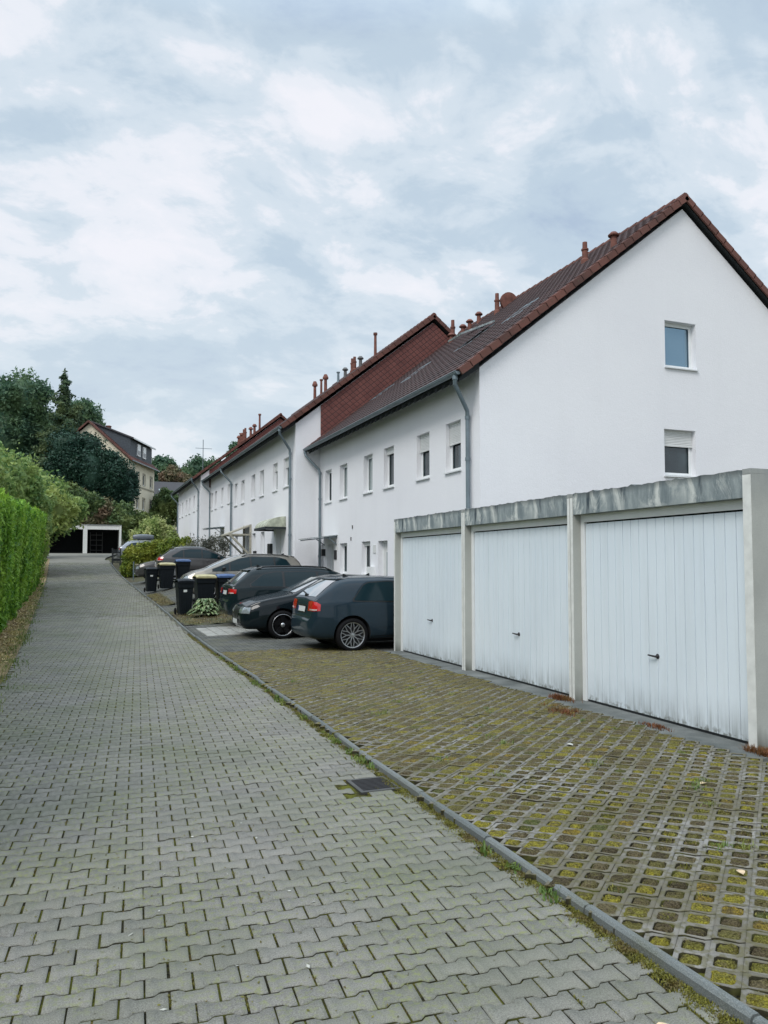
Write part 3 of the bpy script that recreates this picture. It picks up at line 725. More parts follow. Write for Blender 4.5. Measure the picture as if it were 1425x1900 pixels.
h4, rf4, T4 = block('farthest white terraced house at the end of the row',
    Y, 69.5, 7.90, 13.7, 8.0, s,
    [(Y+r[0]*1.04, Y+r[1]*1.04, s, 6.86, 0, 'curtain_glass') for r in R6], [(Y+5, Y+5.8, 2.9, 4.1, 0)], [(Y+3, Y+3.9, 2.0, 4.0, 0)],
    zbase=1.2, fine=False, clad=(8.5, 7.2), rooftop='far_roof_tile')
# roof furniture of the first house
for x, y, h, kd in ((13.35, 18.1, .62, 'pipe'), (13.1, 16.5, .42, 'cap'), (13.85, 24.0, .75, 'pipe'), (13.7, 27.27, .85, 'pipe'), (13.3, 26.6, .40, 'cap'), (13.65, 26.3, .42, 'cap'), (13.95, 26.3, .42, 'cap'), (14.3, 26.2, .45, 'cap')):
    vent(rf1, x, y, T1(x), h, .085, kd, 'terracotta')
m = MB(); m.lathe([(0, 0), (.36, .0), (.36, .10), (.30, .13), (0, .13)], 24, (0, 0, 0), 'y'); m.v = [(14.35+v[0], 23.95+v[1], T1(14.35)+.1+v[2]) for v in m.v]
m.build('round_roof_hatch', 'terracotta', rf1)
def skylight(rf, T, xa, xb, y0, y1, open_=0):
    m = MB(); h = .06
    def P(x, y, k): return (x, y, T(x)+k)
    for (x0, x1, ya, yb) in ((xa, xb, y0, y0+.07), (xa, xb, y1-.07, y1), (xa, xa+.07, y0+.07, y1-.07), (xb-.07, xb, y0+.07, y1-.07)):
        m.extrude([P(x0, ya, .0), P(x1, ya, .0), P(x1, yb, .0), P(x0, yb, .0)], (0, 0, h))
    f = m.build('skylight', 'zinc', rf)
    if open_:
        # sash hinged at its top edge and pushed out
        ex, ez = xb, T(xb)+.10; dx = xa-xb; dz = T(xa)-T(xb); c, s_ = math.cos(open_), math.sin(open_)
        qx, qz = dx*c-dz*s_, dx*s_+dz*c
        qx, qz = dx*c+dz*s_, -dx*s_+dz*c
        A = (ex, y0, ez); B = (ex+qx, y0, ez+qz)
        k = MB(); k.extrude([A, B, (B[0]-.02, y0, B[2]+.05), (A[0]-.02, y0, A[2]+.05)], (0, y1-y0, 0)); k.build('open_sash', 'curtain_glass', f)
    else:
        MB().extrude([P(xa+.07, y0+.07, .01), P(xb-.07, y0+.07, .01), P(xb-.07, y1-.07, .01), P(xa+.07, y1-.07, .01)], (0, 0, .03)).build('glass', 'curtain_glass', f)
skylight(rf1, T1, 10.7, 11.7, 20.4, 21.3, .24)
skylight(rf1, T1, 10.6, 11.4, 24.4, 25.3); skylight(rf1, T1, 10.4, 11.2, 27.2, 28.0); skylight(rf1, T1, 10.9, 11.7, 17.9, 18.7)
for x, y, h, kd, mt in ((12.9, 33.9, 1.15, 'thin', 'terracotta'), (12.9, 36.0, .55, 'cap', 'vent_grey'), (12.9, 36.9, .75, 'pipe', 'terracotta'), (12.95, 37.4, .75, 'pipe', 'terracotta'), (12.9, 38.4, .55, 'cap', 'vent_grey'), (12.9, 39.6, .6, 'thin', 'zinc'), (12.6, 41.8, .9, 'thin', 'terracotta')):
    vent(rf2, x, y, T2(x), h, .09, kd, mt)
for x, y, h in ((12.6, 43.9, 1.1), (12.9, 47.2, 1.2)): vent(rf3, x+.9, y, T3(x+.9), h, .1, 'cap', 'terracotta')
for x, y, h, kd in ((13.2, 60.9, 1.3, 'thin'), (13.1, 62.4, .8, 'cap'), (13.1, 63.9, .8, 'cap'), (13.1, 66.2, 1.1, 'pipe'), (13.1, 66.9, 1.1, 'pipe'), (13.1, 67.6, .9, 'cap'), (13.1, 68.4, 1., 'thin'), (13.1, 69.2, .9, 'cap')):
    vent(rf4, x, y, T4(x), h, .11, kd, 'terracotta')
# canopies over the front doors
def canopy_flat(parent, X, y0, y1, z, out=1.0):
    m = MB(); m.extrude([(X, y0, z), (X-out, y0, z-.12), (X-out, y0, z-.095), (X, y0, z+.025)], (0, y1-y0, 0)); c = m.build('door_canopy', 'curtain_glass', parent)
    b = MB()
    for y in (y0+.1, y1-.1): b.bar((X, y, z-.04), (X-out*.95, y, z-.15), .03, .04); b.bar((X, y, z-.32), (X-.35, y, z-.08), .03, .03)
    b.build('canopy_bracket', 'zinc', c)
canopy_flat(h1, 8.63, 26.5, 28.2, 2.72)
canopy_flat(h1, 8.63, 21.3, 22.8, 2.72, .5) if False else None
m = MB(); n = 10; y0, y1 = 30.2, 32.3; R = .55; c = 7.65   # barrel canopy, arch seen from the end
rows = [[(c-.02-.80*math.sin(PI/2*k/n), y, 3.18+.42*math.cos(PI/2*k/n)) for y in (y0, y1)] for k in range(n+1)]
rows2 = [[(p[0]+.02, p[1], p[2]-.02) for p in r] for r in rows[::-1]]
m.grid(rows+rows2+[rows[0]])
for y in (y0, y1): m.poly([(c, y, 3.18)]+[(r[0][0], y, r[0][2]) for r in rows])
cb = m.build('door_canopy', 'mossy_canopy', h2)
MB().box(c-.85, c-.81, y0-.02, y1+.02, 3.08, 3.18).box(c-.81, c, y0-.02, y0+.02, 3.08, 3.17).box(c-.81, c, y1-.02, y1+.02, 3.08, 3.17).build('canopy_bracket', 'dark_wood', cb)
m = MB(); y0, y1 = 36.9, 38.6                                # pitched timber canopy on struts
m.extrude([(7.62, y0, 3.60), (6.45, y0, 3.12), (6.45, y0, 3.06), (7.62, y0, 3.52)], (0, y1-y0, 0)); ct = m.build('door_canopy', 'old_wood', h2)
b = MB()
for y in (y0+.05, y1-.05): b.bar((7.6, y, 2.1), (6.6, y, 3.1), .09, .09); b.bar((7.6, y, 1.6), (7.6, y, 3.6), .09, .09); b.bar((7.6, y, 3.1), (6.5, y, 3.1), .08, .08)
b.build('canopy_bracket', 'old_wood', ct)
canopy_flat(h3, 8.6, 50.0, 51.6, 4.1, 1.2)
# small fittings on the facades
def bit(parent, name, mat, X, y, z, w, h, d=.06): return MB().box(X-d, X-.001, y-w/2, y+w/2, z-h/2, z+h/2).build(name, mat, parent)
bit(h1, 'wall_lamp', 'black_plastic', 8.63, 28.05, 2.12, .12, .26, .14)
bit(h1, 'wall_ornament', 'iron', 8.63, 26.72, 2.02, .26, .34, .03)
bit(h1, 'house_number_sign', 'shutter_slats', 8.63, 22.72, 2.16, .22, .26, .02)
bit(h1, 'letter_box', 'white_frame', 8.63, 22.9, 1.45, .34, .3, .14)
for y in (25.35, 25.5): bit(h1, 'vent_grille', 'vent_grey', 8.63, y-.5, 2.95-.4*(y > 25.4), .07, .12, .02)
bit(h2, 'letter_box', 'black_plastic', 7.65, 32.75, 2.25, .5, .62, .12)
bit(h2, 'letter_box', 'iron', 7.65, 38.6, 1.95, .3, .4, .12)
bit(h2, 'letter_box', 'iron', 7.65, 35.95, 1.9, .45, .8, .08)
def planter(x, y, z, label, cat='potted plant', s=1.0):
    e = empty('potted_plant', (x, y, z), label, cat)
    MB().lathe([(0, 0), (.11*s, 0), (.15*s, .26*s), (.165*s, .26*s), (.165*s, .30*s), (.13*s, .30*s), (.13*s, .26*s), (0, .26*s)], 16, (x, y, z)).build('pot', 'terracotta_pot', e)
    V, F = leaves([(x, y, z+.5*s, .2*s, .2*s, .26*s)], 160, .07*s, shell=.2); npmesh('foliage', V, F, 'mid_leaf', e)
# ------------------------------------------------------------------ foliage
def leaves(blobs, n, size, shell=.55, flat=0., up=.0, elong=1.6, zmin=None):
    """n small leaf quads spread through ellipsoid blobs (x,y,z,rx,ry,rz)"""
    B = np.array(blobs, float); vol = (B[:, 3]*B[:, 4]*B[:, 5])**(2/3); pick = rng.choice(len(B), n, p=vol/vol.sum())
    d = rng.normal(size=(n, 3)); d /= np.linalg.norm(d, axis=1)[:, None]
    r = shell+(1-shell)*rng.random(n)**.7 + rng.normal(size=n)*.05
    lump = 1+.13*np.sin(d[:, 0]*7+B[pick, 0]*3)*np.sin(d[:, 1]*6+1)+.10*np.sin(d[:, 2]*9+B[pick, 1])
    c = B[pick, :3]+d*B[pick, 3:]*(r*lump)[:, None]
    if zmin is not None: c = c[c[:, 2] > zmin]; n = len(c)
    nrm = rng.normal(size=(n, 3)) + d[:n]*.9; nrm[:, 2] += up; nrm /= np.linalg.norm(nrm, axis=1)[:, None]
    t = rng.normal(size=(n, 3)); t -= nrm*(t*nrm).sum(1)[:, None]; t /= np.linalg.norm(t, axis=1)[:, None]
    b = np.cross(nrm, t); s = size*(.6+.8*rng.random(n))[:, None]
    V = np.stack([c-t*s*elong*.5, c+b*s*.36, c+t*s*elong*.5, c-b*s*.36], 1).reshape(-1, 3)
    F = np.arange(4*n).reshape(n, 4)
    return V, F
def core(blobs, k=.72):
    V, F = [], []; c = 0
    for x, y, z, rx, ry, rz in blobs:
        n, m = 12, 8
        for i in range(m+1):
            th = PI*i/m
            for j in range(n):
                a = 2*PI*j/n; q = k*(1+.12*math.sin(3*a+x)+.1*math.sin(5*th+y))
                V.append((x+rx*q*math.sin(th)*math.cos(a), y+ry*q*math.sin(th)*math.sin(a), z+rz*q*math.cos(th)))
        for i in range(m):
            for j in range(n): F.append((c+i*n+j, c+i*n+(j+1) % n, c+(i+1)*n+(j+1) % n, c+(i+1)*n+j))
        c += (m+1)*n
    return V, F
def trunk(e, x, y, z0, z1, r, limbs, mat='bark'):
    m = MB(); m.tube([(x, y, z0-.3), (x+.1, y, z0+(z1-z0)*.4), (x, y+.1, z1)], [r*1.2, r*.8, r*.4], 9)
    for l in limbs: m.tube([(x, y, z0+(z1-z0)*.45), ((x+l[0])/2, (y+l[1])/2, (z0+(z1-z0)*.5+l[2])/2+.2), (l[0], l[1], l[2])], [r*.5, r*.3, r*.12], 6)
    m.build('trunk', mat, e)
def sub_blobs(blobs, k, f):
    out = []
    for b in blobs:
        out.append(b)
        for _ in range(k):
            d = rng.normal(size=3); d /= np.linalg.norm(d); d[2] = abs(d[2])*.8
            q = f*(.7+.6*rng.random())
            out.append((b[0]+d[0]*b[3]*.82, b[1]+d[1]*b[4]*.82, b[2]+d[2]*b[5]*.82, b[3]*q, b[4]*q, b[5]*q))
    return out
def tree(name, label, cat, blobs, n, size, mat, base, group=None, k=5, f=.36, shell=.5, cored=True, thick=.22, up=0):
    zb = gz(base[0], base[1]); e = empty(name, (base[0], base[1], zb), label, cat, group)
    bl = sub_blobs(blobs, k, f)
    V, F = leaves(bl, n, size, shell, up=up)
    if cored:      # inner mass of older foliage in the same leaf material
        cv, cf = core(blobs, .70); V = np.concatenate([V, np.array(cv)]); F = np.concatenate([F, np.array(cf)+len(V)-len(cv)])
    npmesh('crown', V, F, mat, e)
    trunk(e, base[0], base[1], zb, max(b[2] for b in blobs), thick, [(b[0], b[1], b[2]) for b in blobs[:6]])
    return e
def hedge():
    e = empty('hedge', (-2.4, 26, zr(26)), 'tall bright green clipped hedge along the left edge of the paved drive', 'hedge')
    V = []; n = 118000; y0, y1 = 4.0, 40.5
    y = y0+(y1-y0)*rng.random(n)**1.1
    zg = np.array([zr(a) for a in np.linspace(y0, y1, 200)]); zg = np.interp(y, np.linspace(y0, y1, 200), zg)
    h = 3.0+.45*(y-12)/28+.10*np.sin(y*1.3)*np.sin(y*.47+1)+.04*np.sin(y*4.1)
    face = rng.random(n); t = rng.random(n)
    xf = -1.63-.25*(y-12)/28+ .09*np.sin(y*1.9+t*2)+.07*np.sin(y*5.1+t*8)*np.sin(y*2.2)+.30*(t-.35)*(y/30)
    x = np.where(face < .72, xf, np.where(face < .88, xf-1.6*rng.random(n), xf-rng.random(n)*1.6))
    z = np.where(face < .72, zg+.04+h*t, np.where(face < .88, zg+h+.05*np.sin(y*3.), zg+.04+h*t))
    yy = np.where(face >= .95, y0-.03+.05*rng.normal(size=n), np.where(face >= .88, y1+.05*rng.normal(size=n), y))
    c = np.stack([x-abs(rng.normal(size=n))*.05+rng.normal(size=n)*.02, yy, z+rng.normal(size=n)*.03], 1)
    nrm = rng.normal(size=(n, 3))*.8+np.array([.9, -.3, .3]); nrm /= np.linalg.norm(nrm, axis=1)[:, None]
    t_ = rng.normal(size=(n, 3))*.6+np.array([.25, 0, .9]); t_ -= nrm*(t_*nrm).sum(1)[:, None]; t_ /= np.linalg.norm(t_, axis=1)[:, None]
    b = np.cross(nrm, t_); s = (.04+.085*rng.random(n)**2)[:, None]; c = c + nrm*(.10*(rng.random(n) < .12)*rng.random(n))[:, None]
    V = np.stack([c-t_*s*.9, c+b*s*.30, c+t_*s*.9, c-b*s*.30], 1).reshape(-1, 3)
    npmesh('foliage', V, np.arange(4*n).reshape(n, 4), 'hedge_leaf', e)
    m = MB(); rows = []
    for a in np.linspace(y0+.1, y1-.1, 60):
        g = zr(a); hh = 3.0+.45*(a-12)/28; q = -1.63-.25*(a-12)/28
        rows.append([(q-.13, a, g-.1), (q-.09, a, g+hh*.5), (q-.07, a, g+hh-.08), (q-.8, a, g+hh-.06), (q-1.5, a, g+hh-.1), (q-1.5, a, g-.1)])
    m.grid(rows); m.poly(rows[-1]); m.poly(rows[0][::-1]); m.build('light_block_core', 'yew_leaf', e)  # solid dark core added behind the leaves to block light
hedge()
# big loose shrubs above and beyond the hedge
tree('shrub', 'large pale green shrub rising right behind the clipped hedge', 'shrub', [(-4.3, 31, 4.6, 1.5, 1.9, 1.9), (-3.9, 34, 4.9, 1.3, 1.8, 2.0), (-5.2, 33, 5.3, 1.6, 2, 1.8), (-3.4, 29.5, 3.2, .9, 1.4, 1.4)], 22000, .135, 'shrub_leaf', (-4.5, 32), k=7, group='loose shrubs behind the hedge')
tree('shrub', 'tallest of the pale green shrubs on the left, below the spruce', 'shrub', [(-3.4, 40, 5.1, 1.5, 2.0, 2.1), (-4.9, 41, 5.4, 1.6, 2, 2.2), (-2.4, 42, 4.0, 1.1, 1.6, 1.7), (-2.3, 41, 2.4, .8, 1.2, 1.4)], 22000, .15, 'shrub_leaf', (-3.8, 41), k=7, group='loose shrubs behind the hedge')
tree('shrub', 'pale green shrub leaning over the drive end, beside the open garages', 'shrub', [(-1.8, 50, 4.9, 1.5, 1.9, 1.9), (-3.2, 52, 5.3, 1.7, 2, 2.4), (-.8, 53, 5.0, 1.1, 1.6, 1.1), (-3.5, 49, 2.8, 1.0, 1.5, 1.5), (-3.9, 54, 2.9, .9, 2, 1.6)], 24000, .17, 'shrub_leaf', (-2.7, 51), k=7, group='loose shrubs behind the hedge')
tree('shrub', 'mid green shrub reaching in front of the open garages', 'shrub', [(-1.2, 63, 6.5, 1.5, 1.8, 1.3), (-3.7, 62, 4.4, 1.0, 1.6, 1.8), (.2, 65, 6.5, 1.2, 1.6, 1.0)], 14000, .18, 'mid_leaf', (-2.6, 62.5), k=6)
tree('shrub', 'reddish brown tinged shrub behind the roof of the open garages', 'shrub', [(1.2, 76, 6.3, 2.0, 1.4, 1.6), (-1.2, 77, 7.0, 2.0, 1.4, 2.0)], 12000, .2, 'rust_leaf', (.6, 76.5), k=6)
tree('shrub', 'mid green bush behind the right end of the open garages', 'shrub', [(3.2, 76, 5.6, 1.8, 1.4, 1.9), (5.0, 77, 5.0, 1.4, 1.4, 1.9)], 10000, .19, 'mid_leaf', (3.9, 76.5), k=6)
tree('yew_tree', 'very dark rounded yew standing before the cream house', 'tree', [(.6, 79, 12.8, 1.5, 1.4, 1.6), (2.4, 79, 11.1, 1.5, 1.4, 1.7), (3.7, 79, 9.7, 1.4, 1.4, 1.5), (-1.3, 79, 12.4, 1.9, 1.5, 2.5), (2.0, 78.3, 11.2, 1.5, 1.4, 1.7), (.9, 78, 10.3, 2.2, 1.6, 2.9), (2.8, 78, 9.6, 2.0, 1.6, 2.6), (-1.0, 79, 10.4, 2.2, 1.6, 2.6), (3.8, 78, 8.6, 1.3, 1.4, 1.8), (.9, 78.5, 7.8, 2.6, 1.6, 2.0)], 36000, .17, 'yew_leaf', (1.2, 78.2), k=6, f=.34, shell=.75)
# spruce: drooping tiers
def spruce(label, x, y, zt, zb, R, n, mat='conifer_leaf'):
    g = gz(x, y); e = empty('spruce_tree', (x, y, g), label, 'tree')
    bl = []; z = zb
    while z < zt-.5:
        f = (zt-z)/(zt-zb); r = R*f**.82
        for k in range(max(3, int(3+6*f))):
            a = rng.random()*6.28; q = r*(.72+.4*rng.random())
            bl.append((x+.6*q*math.cos(a), y+.6*q*math.sin(a), z-.12*q, .5*q*abs(math.cos(a))+.22, .5*q*abs(math.sin(a))+.22, .26+.10*r))
        bl.append((x, y, z, r*.45+.1, r*.45+.1, .7)); z += .55+.25*f
    bl.append((x, y, zt-.6, .14, .14, .8)); bl.append((x, y, zt-.1, .07, .07, .5))
    V, F = leaves(bl, n, .2, .3); npmesh('crown', V, F, mat, e); trunk(e, x, y, g, zt-.6, .3, [])
spruce('tall spruce with a pointed top, highest of the dark trees', -1.95, 88, 22.4, 8, 4.6, 42000)
tree('broadleaf_tree', 'dark tree left of the spruce with a ragged rounded top', 'tree', [(-6.3, 93, 19.6, 3.0, 3, 3.4), (-7.6, 93, 15.5, 3.6, 3, 4.2), (-4.6, 94, 15.0, 2.6, 3, 4.0), (-6, 93, 11.5, 4.6, 3, 4.)], 34000, .27, 'dark_leaf', (-6.3, 93), k=9, f=.34, thick=.4)
tree('broadleaf_tree', 'dark tree at the left picture edge with a lower crown', 'tree', [(-11.5, 95, 17.8, 3.3, 3, 3.2), (-10.0, 95, 13.5, 3.6, 3, 4.2), (-13.8, 95, 14, 3.5, 3, 5)], 22000, .28, 'dark_leaf', (-11.2, 95), k=9, f=.34, thick=.4)
tree('broadleaf_tree', 'dark rounded tree just right of the spruce, against the old house gable', 'tree', [(-.3, 97, 18.4, 2.6, 3, 3.0), (.9, 97, 16.0, 2.2, 3, 2.6), (-1.4, 97, 14, 3, 3, 4)], 20000, .27, 'dark_leaf', (-.2, 97), k=9, f=.34, thick=.35)
tree('broadleaf_tree', 'mid green tree behind the right corner of the cream house', 'tree', [(11.3, 120, 15.6, 2.2, 2.4, 2.4), (13.2, 121, 14.2, 2.4, 2.4, 2.2), (10.5, 121, 12.5, 2.6, 2.4, 2.6)], 12000, .3, 'dark_leaf', (11.6, 120.5), k=7)
tree('broadleaf_tree', 'olive tinted tree in front of the far dark woods, above the slate roof', 'tree', [(12.0, 112, 13.6, 1.7, 2, 1.9), (13.6, 112, 12.8, 1.9, 2, 1.5)], 9000, .26, 'rust_leaf', (12.8, 112), k=7)
tree('broadleaf_tree', 'dark tree peeping over the farthest terraced roof', 'tree', [(17, 125, 16.2, 2.2, 2, 2.6), (19.5, 125, 16.4, 2.2, 2, 2.4), (15.4, 125, 14.0, 2.2, 2, 2.6), (21.6, 125, 15, 2, 2, 3)], 14000, .3, 'dark_leaf', (18, 125), k=7)
tree('broadleaf_tree', 'small dark tree showing above the red roof ridge', 'tree', [(22.3, 120, 18.3, 1.5, 1.5, 2.4)], 4000, .3, 'dark_leaf', (22.3, 120), k=6)
tree('shrub', 'bright yellow green bush between the cream house and the far terrace', 'shrub', [(9.0, 92, 8.6, 1.4, 1.4, 1.9), (10.4, 92, 8.0, 1.4, 1.4, 1.9), (8.4, 92, 6.4, 1.6, 1.4, 2)], 9000, .22, 'mid_leaf', (9.3, 92), k=6)
tree('shrub', 'rounded variegated cream and green bush above the parked estate with a roof box', 'shrub', [(5.3, 64, 3.9, 1.3, 1.2, 1.6), (6.3, 64, 3.6, 1.0, 1.2, 1.3), (4.4, 64, 3.3, 1.0, 1.2, 1.2)], 13000, .15, 'bright_leaf', (5.3, 64), k=7)
# yellow-green hedge between the parking bays
def low_hedge():
    bl = [(3.0, 50, 2.0, .62, .7, .75), (2.75, 49.8, 1.35, .45, .55, .6), (3.7, 50, 2.25, .75, .75, .72), (4.5, 50, 2.4, .75, .75, .75), (5.3, 50, 2.5, .75, .75, .75), (6.1, 50, 2.5, .7, .75, .8), (3.4, 50, 1.5, .8, .7, .7), (4.6, 50, 1.6, 1.0, .7, .8), (5.7, 50, 1.6, 1.0, .7, .8)]
    e = empty('hedge', (4.4, 50, gz(4.4, 50)), 'low yellow green conifer hedge ending at the kerb among parked cars', 'hedge')
    V, F = leaves(sub_blobs(bl, 7, .34), 52000, .10, .72); cv, cf = core(bl, .74); V2 = np.concatenate([V, np.array(cv)]); F2 = np.concatenate([F, np.array(cf)+len(V)]); npmesh('foliage', V2, F2, 'yellow_hedge_leaf', e)
low_hedge()
tree('shrub', 'bare looking grey twiggy bush in front of the far terrace doors', 'shrub', [(6.2, 44.5, 2.4, .9, .7, .8), (7.2, 44.5, 2.5, .8, .7, .85), (5.4, 45, 2.2, .6, .6, .6)], 5200, .075, 'twig_leaf', (6.3, 44.6), k=5, cored=False, thick=.05)
# hosta
def hosta(x, y, z, R, n, label):
    e = empty('hosta', (x, y, z), label, 'plant'); Vs = []; F = []
    c = 0; m = MB()
    for k in range(n):
        a = rng.random()*6.28; el = rng.random(); L = R*(.35+.65*rng.random()); wd = .026+.018*rng.random()
        pts = []
        for t in np.linspace(0, 1, 8):
            r = L*t; zz = z+.08+(.36*el+.08)*math.sin(PI*min(1, t*.70)) - .08*t*t*(1-el)
            w_ = wd*max(0, math.sin(PI*(t-.45)/.58))**.7*(t > .45)+.005
            cx, cy = x+r*math.cos(a)*(1-.5*el), y+r*math.sin(a)*(1-.5*el)
            pts.append([(cx-w_*math.sin(a), cy+w_*math.cos(a), zz+.012), (cx, cy, zz), (cx+w_*math.sin(a), cy-w_*math.cos(a), zz+.012)])
        m.grid(pts)
    m.build('leaves', 'hosta_leaf', e, smooth=True)
hosta(3.38, 22.6, gz(3.38, 22.6)+.03, .60, 460, 'leafy variegated hosta clump in front of the upright bins')

# ------------------------------------------------------------------ ground cover
def tufts(name, pts, h, mat, label, n=9, w=.004, spread=.03, droop=.6):
    """pts: (x,y,z,scale)"""
    P = np.array(pts); m = len(P)*n; P = np.repeat(P, n, 0)
    a = rng.random(m)*2*PI; l = h*P[:, 3]*(.5+.8*rng.random(m)); o = rng.normal(size=(m, 2))*spread*P[:, 3:4]
    b = np.stack([P[:, 0]+o[:, 0], P[:, 1]+o[:, 1], P[:, 2]-.004], 1)
    lean = droop*rng.random(m)[:, None]*np.stack([np.cos(a), np.sin(a)], 1)
    t1 = b + np.concatenate([lean*l[:, None]*.45, (l*.62)[:, None]], 1); t2 = b + np.concatenate([lean*l[:, None]*1.15, (l*(.98-.45*np.linalg.norm(lean, axis=1)))[:, None]], 1)
    s = np.stack([-np.sin(a), np.cos(a), a*0], 1)*(w*(.7+.6*rng.random(m)))[:, None]
    V = np.stack([b-s, b+s, t1+s*.8, t1-s*.8, t2+s*.1, t2-s*.1], 1).reshape(-1, 3)
    i = np.arange(m)*6; F = np.concatenate([np.stack([i, i+1, i+2, i+3], 1), np.stack([i+3, i+2, i+4, i+5], 1)])
    o_ = npmesh(name, V, F, mat); return tag(o_, label=label, kind='stuff')
def flecks(name, P, size, mat, label, flat=.35, up=True):
    P = np.array(P); n = len(P)
    nrm = rng.normal(size=(n, 3))*flat+np.array([0, 0, 1]); nrm /= np.linalg.norm(nrm, axis=1)[:, None]
    t = rng.normal(size=(n, 3)); t -= nrm*(t*nrm).sum(1)[:, None]; t /= np.linalg.norm(t, axis=1)[:, None]
    b = np.cross(nrm, t); s = size*(.5+rng.random(n))[:, None]
    V = np.stack([P-t*s, P+b*s*.5, P+t*s, P-b*s*.5], 1).reshape(-1, 3)
    return tag(npmesh(name, V, np.arange(4*n).reshape(n, 4), mat), label=label, kind='stuff')
# moss cushions and dry grass in the holes of the grid paving
u = np.array([.111, -.0815]); v = np.array([.1, .0875]); moss = []; dry = []; rust = []
for a in range(-120, 200):
    for b in range(-100, 240):
        X, Yy = 2.4+u[0]*a+v[0]*b, 1.0+u[1]*a+v[1]*b
        if Yy < 1.2 or Yy > 14.5 or X > 5.3 or X < kx(Yy)+.12: continue
        f = math.sin(X*3.1+Yy*1.3)+math.sin(Yy*2.1-X)+rng.normal()*.9; r = rng.random()
        wear = 1 if Yy < 6.5 else 1.5
        if r < .75: moss.append((X, Yy, .030, .9+.6*rng.random()))
        if rng.random() < .5: dry.append((X, Yy, .022, .6+.7*rng.random()))
        for _ in range(int(rng.random()*min(3., max(0, (Yy-3.2)*.8))+.4)): dry.append((X+rng.normal()*.04, Yy+rng.normal()*.04, .034, .45+.5*rng.random()))
        if Yy > 4 and rng.random() < .55: moss.append((X+rng.normal()*.03, Yy+rng.normal()*.03, .034, .7))
tufts('moss_sprigs', moss, .012, 'moss_tuft', 'sprigs of moss in the holes of the grid paving', n=30, w=.0035, spread=.017, droop=.9)
tufts('dry_grass_tufts', dry, .019, 'dry_grass', 'short dry grass growing through the grid paving', n=18, w=.0018, spread=.024, droop=1.3)
g = [(rng.uniform(2.6, 5.2), rng.uniform(3, 11), .035, .7+.8*rng.random()) for _ in range(34)]
tufts('green_weeds', g + [(2.36+.0*i, 3.4+.11*i, .0, .5+.5*rng.random()) for i in range(3)], .034, 'weed_leaf', 'small green weeds in the paving', n=30, w=.003, spread=.03, droop=1.3)
P = []
for _ in range(3000):
    y = 2+17*rng.random()**1.4; P.append((kx(y)-.012-abs(rng.normal())*.03, y, zr(y)+.001, .4+.9*rng.random()))
tufts('kerb_moss', P, .013, 'moss_tuft', 'moss and tiny weeds along the foot of the kerb', n=14, w=.003, spread=.014, droop=1.)
P = [(kx(y)-.03-abs(rng.normal())*.02, y, zr(y), .5+.7*rng.random()) for y in list(5.9+rng.random(14)*2.6)+list(9+rng.random(26)*6)+list(3.1+rng.random(5)*1.)]
tufts('kerb_weeds', P, .05, 'weed_leaf', 'green weeds growing along the kerb', n=22, w=.006, spread=.03, droop=1.)
P = []
for _ in range(900):
    y = rng.uniform(5.3, 13.6); P.append((5.22+rng.normal()*.045, y, .022, .5+.9*rng.random()))
tufts('apron_grass', P, .026, 'dry_grass', 'dry grass along the edge of the garage apron', n=10, w=.002, spread=.02, droop=1.)
P = [(5.05+rng.normal()*.07, 7.35+rng.normal()*.14, .035, 1) for _ in range(26)]+[(5.52+rng.normal()*.03, 8.05+rng.normal()*.1, .03, 1.1) for _ in range(40)]+[(5.56, 5.1+rng.normal()*.08, .03, 1.3) for _ in range(40)]+[(5.45+rng.normal()*.03, 6.3+rng.normal()*.12, .03, .7) for _ in range(20)]
tufts('rusty_weeds', P, .05, 'rust_weed', 'rust coloured dead weeds at the foot of the garages', n=14, w=.003, spread=.03, droop=1.1)
# moss pads in the short joints of the road
P = []
ca, sa = math.cos(ROTA), math.sin(ROTA)
for r in range(-3, int(20/PW)):
    y0 = 1.3+r*PW
    for k in range(-28, 17):
        x0 = (k+(.5 if r % 2 else 0)+.5)*PL; X = x0*ca-y0*sa+.05; Yy = x0*sa+y0*ca
        if Yy < 1.2 or Yy > 16 or X > kx(Yy)-.06 or X < lx(Yy): continue
        q = .5+.5*math.sin(X*2.3+1)*math.sin(Yy*1.1+.6)
        if rng.random() < .25+.55*q:
            for s_ in (-.030, -.010, .012, .032): 
                if rng.random() < .8: P.append((X+rng.normal()*.0015, Yy+s_, zr(Yy)-.007, .6+.6*rng.random()))
tufts('joint_moss_tufts', P, .013, 'moss_tuft', 'moss growing in the joints of the road pavers', n=20, w=.0024, spread=.006, droop=.8)
# loose moss crumbs and pale specks lying on the pavers
P = [(rng.normal()*.55+.55+.11*(y-3), y, zr(y)+.004) for y in 2+7*rng.random(700)**1.2]
flecks('moss_crumbs', [p for p in P if p[0] < kx(p[1])-.1], .007, 'moss_tuft', 'crumbs of moss scattered on the road pavers')
flecks('chippings', [(x, y, zr(y)+.005) for x, y in zip(rng.normal(size=40)*.4+.75, 2.3+5*rng.random(40)) if x < 2.2], .011, 'pebble', 'pale chippings scattered on the road pavers', .2)
P = []
for _ in range(15000):
    y = 8+46*rng.random()**1.3; x = lx(y)-.42+abs(rng.normal())*-.25+.36*rng.random()+(.06*rng.normal() if rng.random() < .2 else 0); P.append((x, y, zr(y)+.02+.03*rng.random()))
flecks('leaf_litter', P, .030, 'litter_leaf', 'dry tan leaf litter along the foot of the hedge', .8)
P = [(lx(y)-.1+rng.normal()*.12, y, zr(y)+.01, .7+.8*rng.random()) for y in 9+32*rng.random(420)**1.2]
tufts('verge_grass', P, .07, 'weed_leaf', 'grass tufts at the edge of the drive below the hedge', n=10, w=.004, spread=.06, droop=1.)
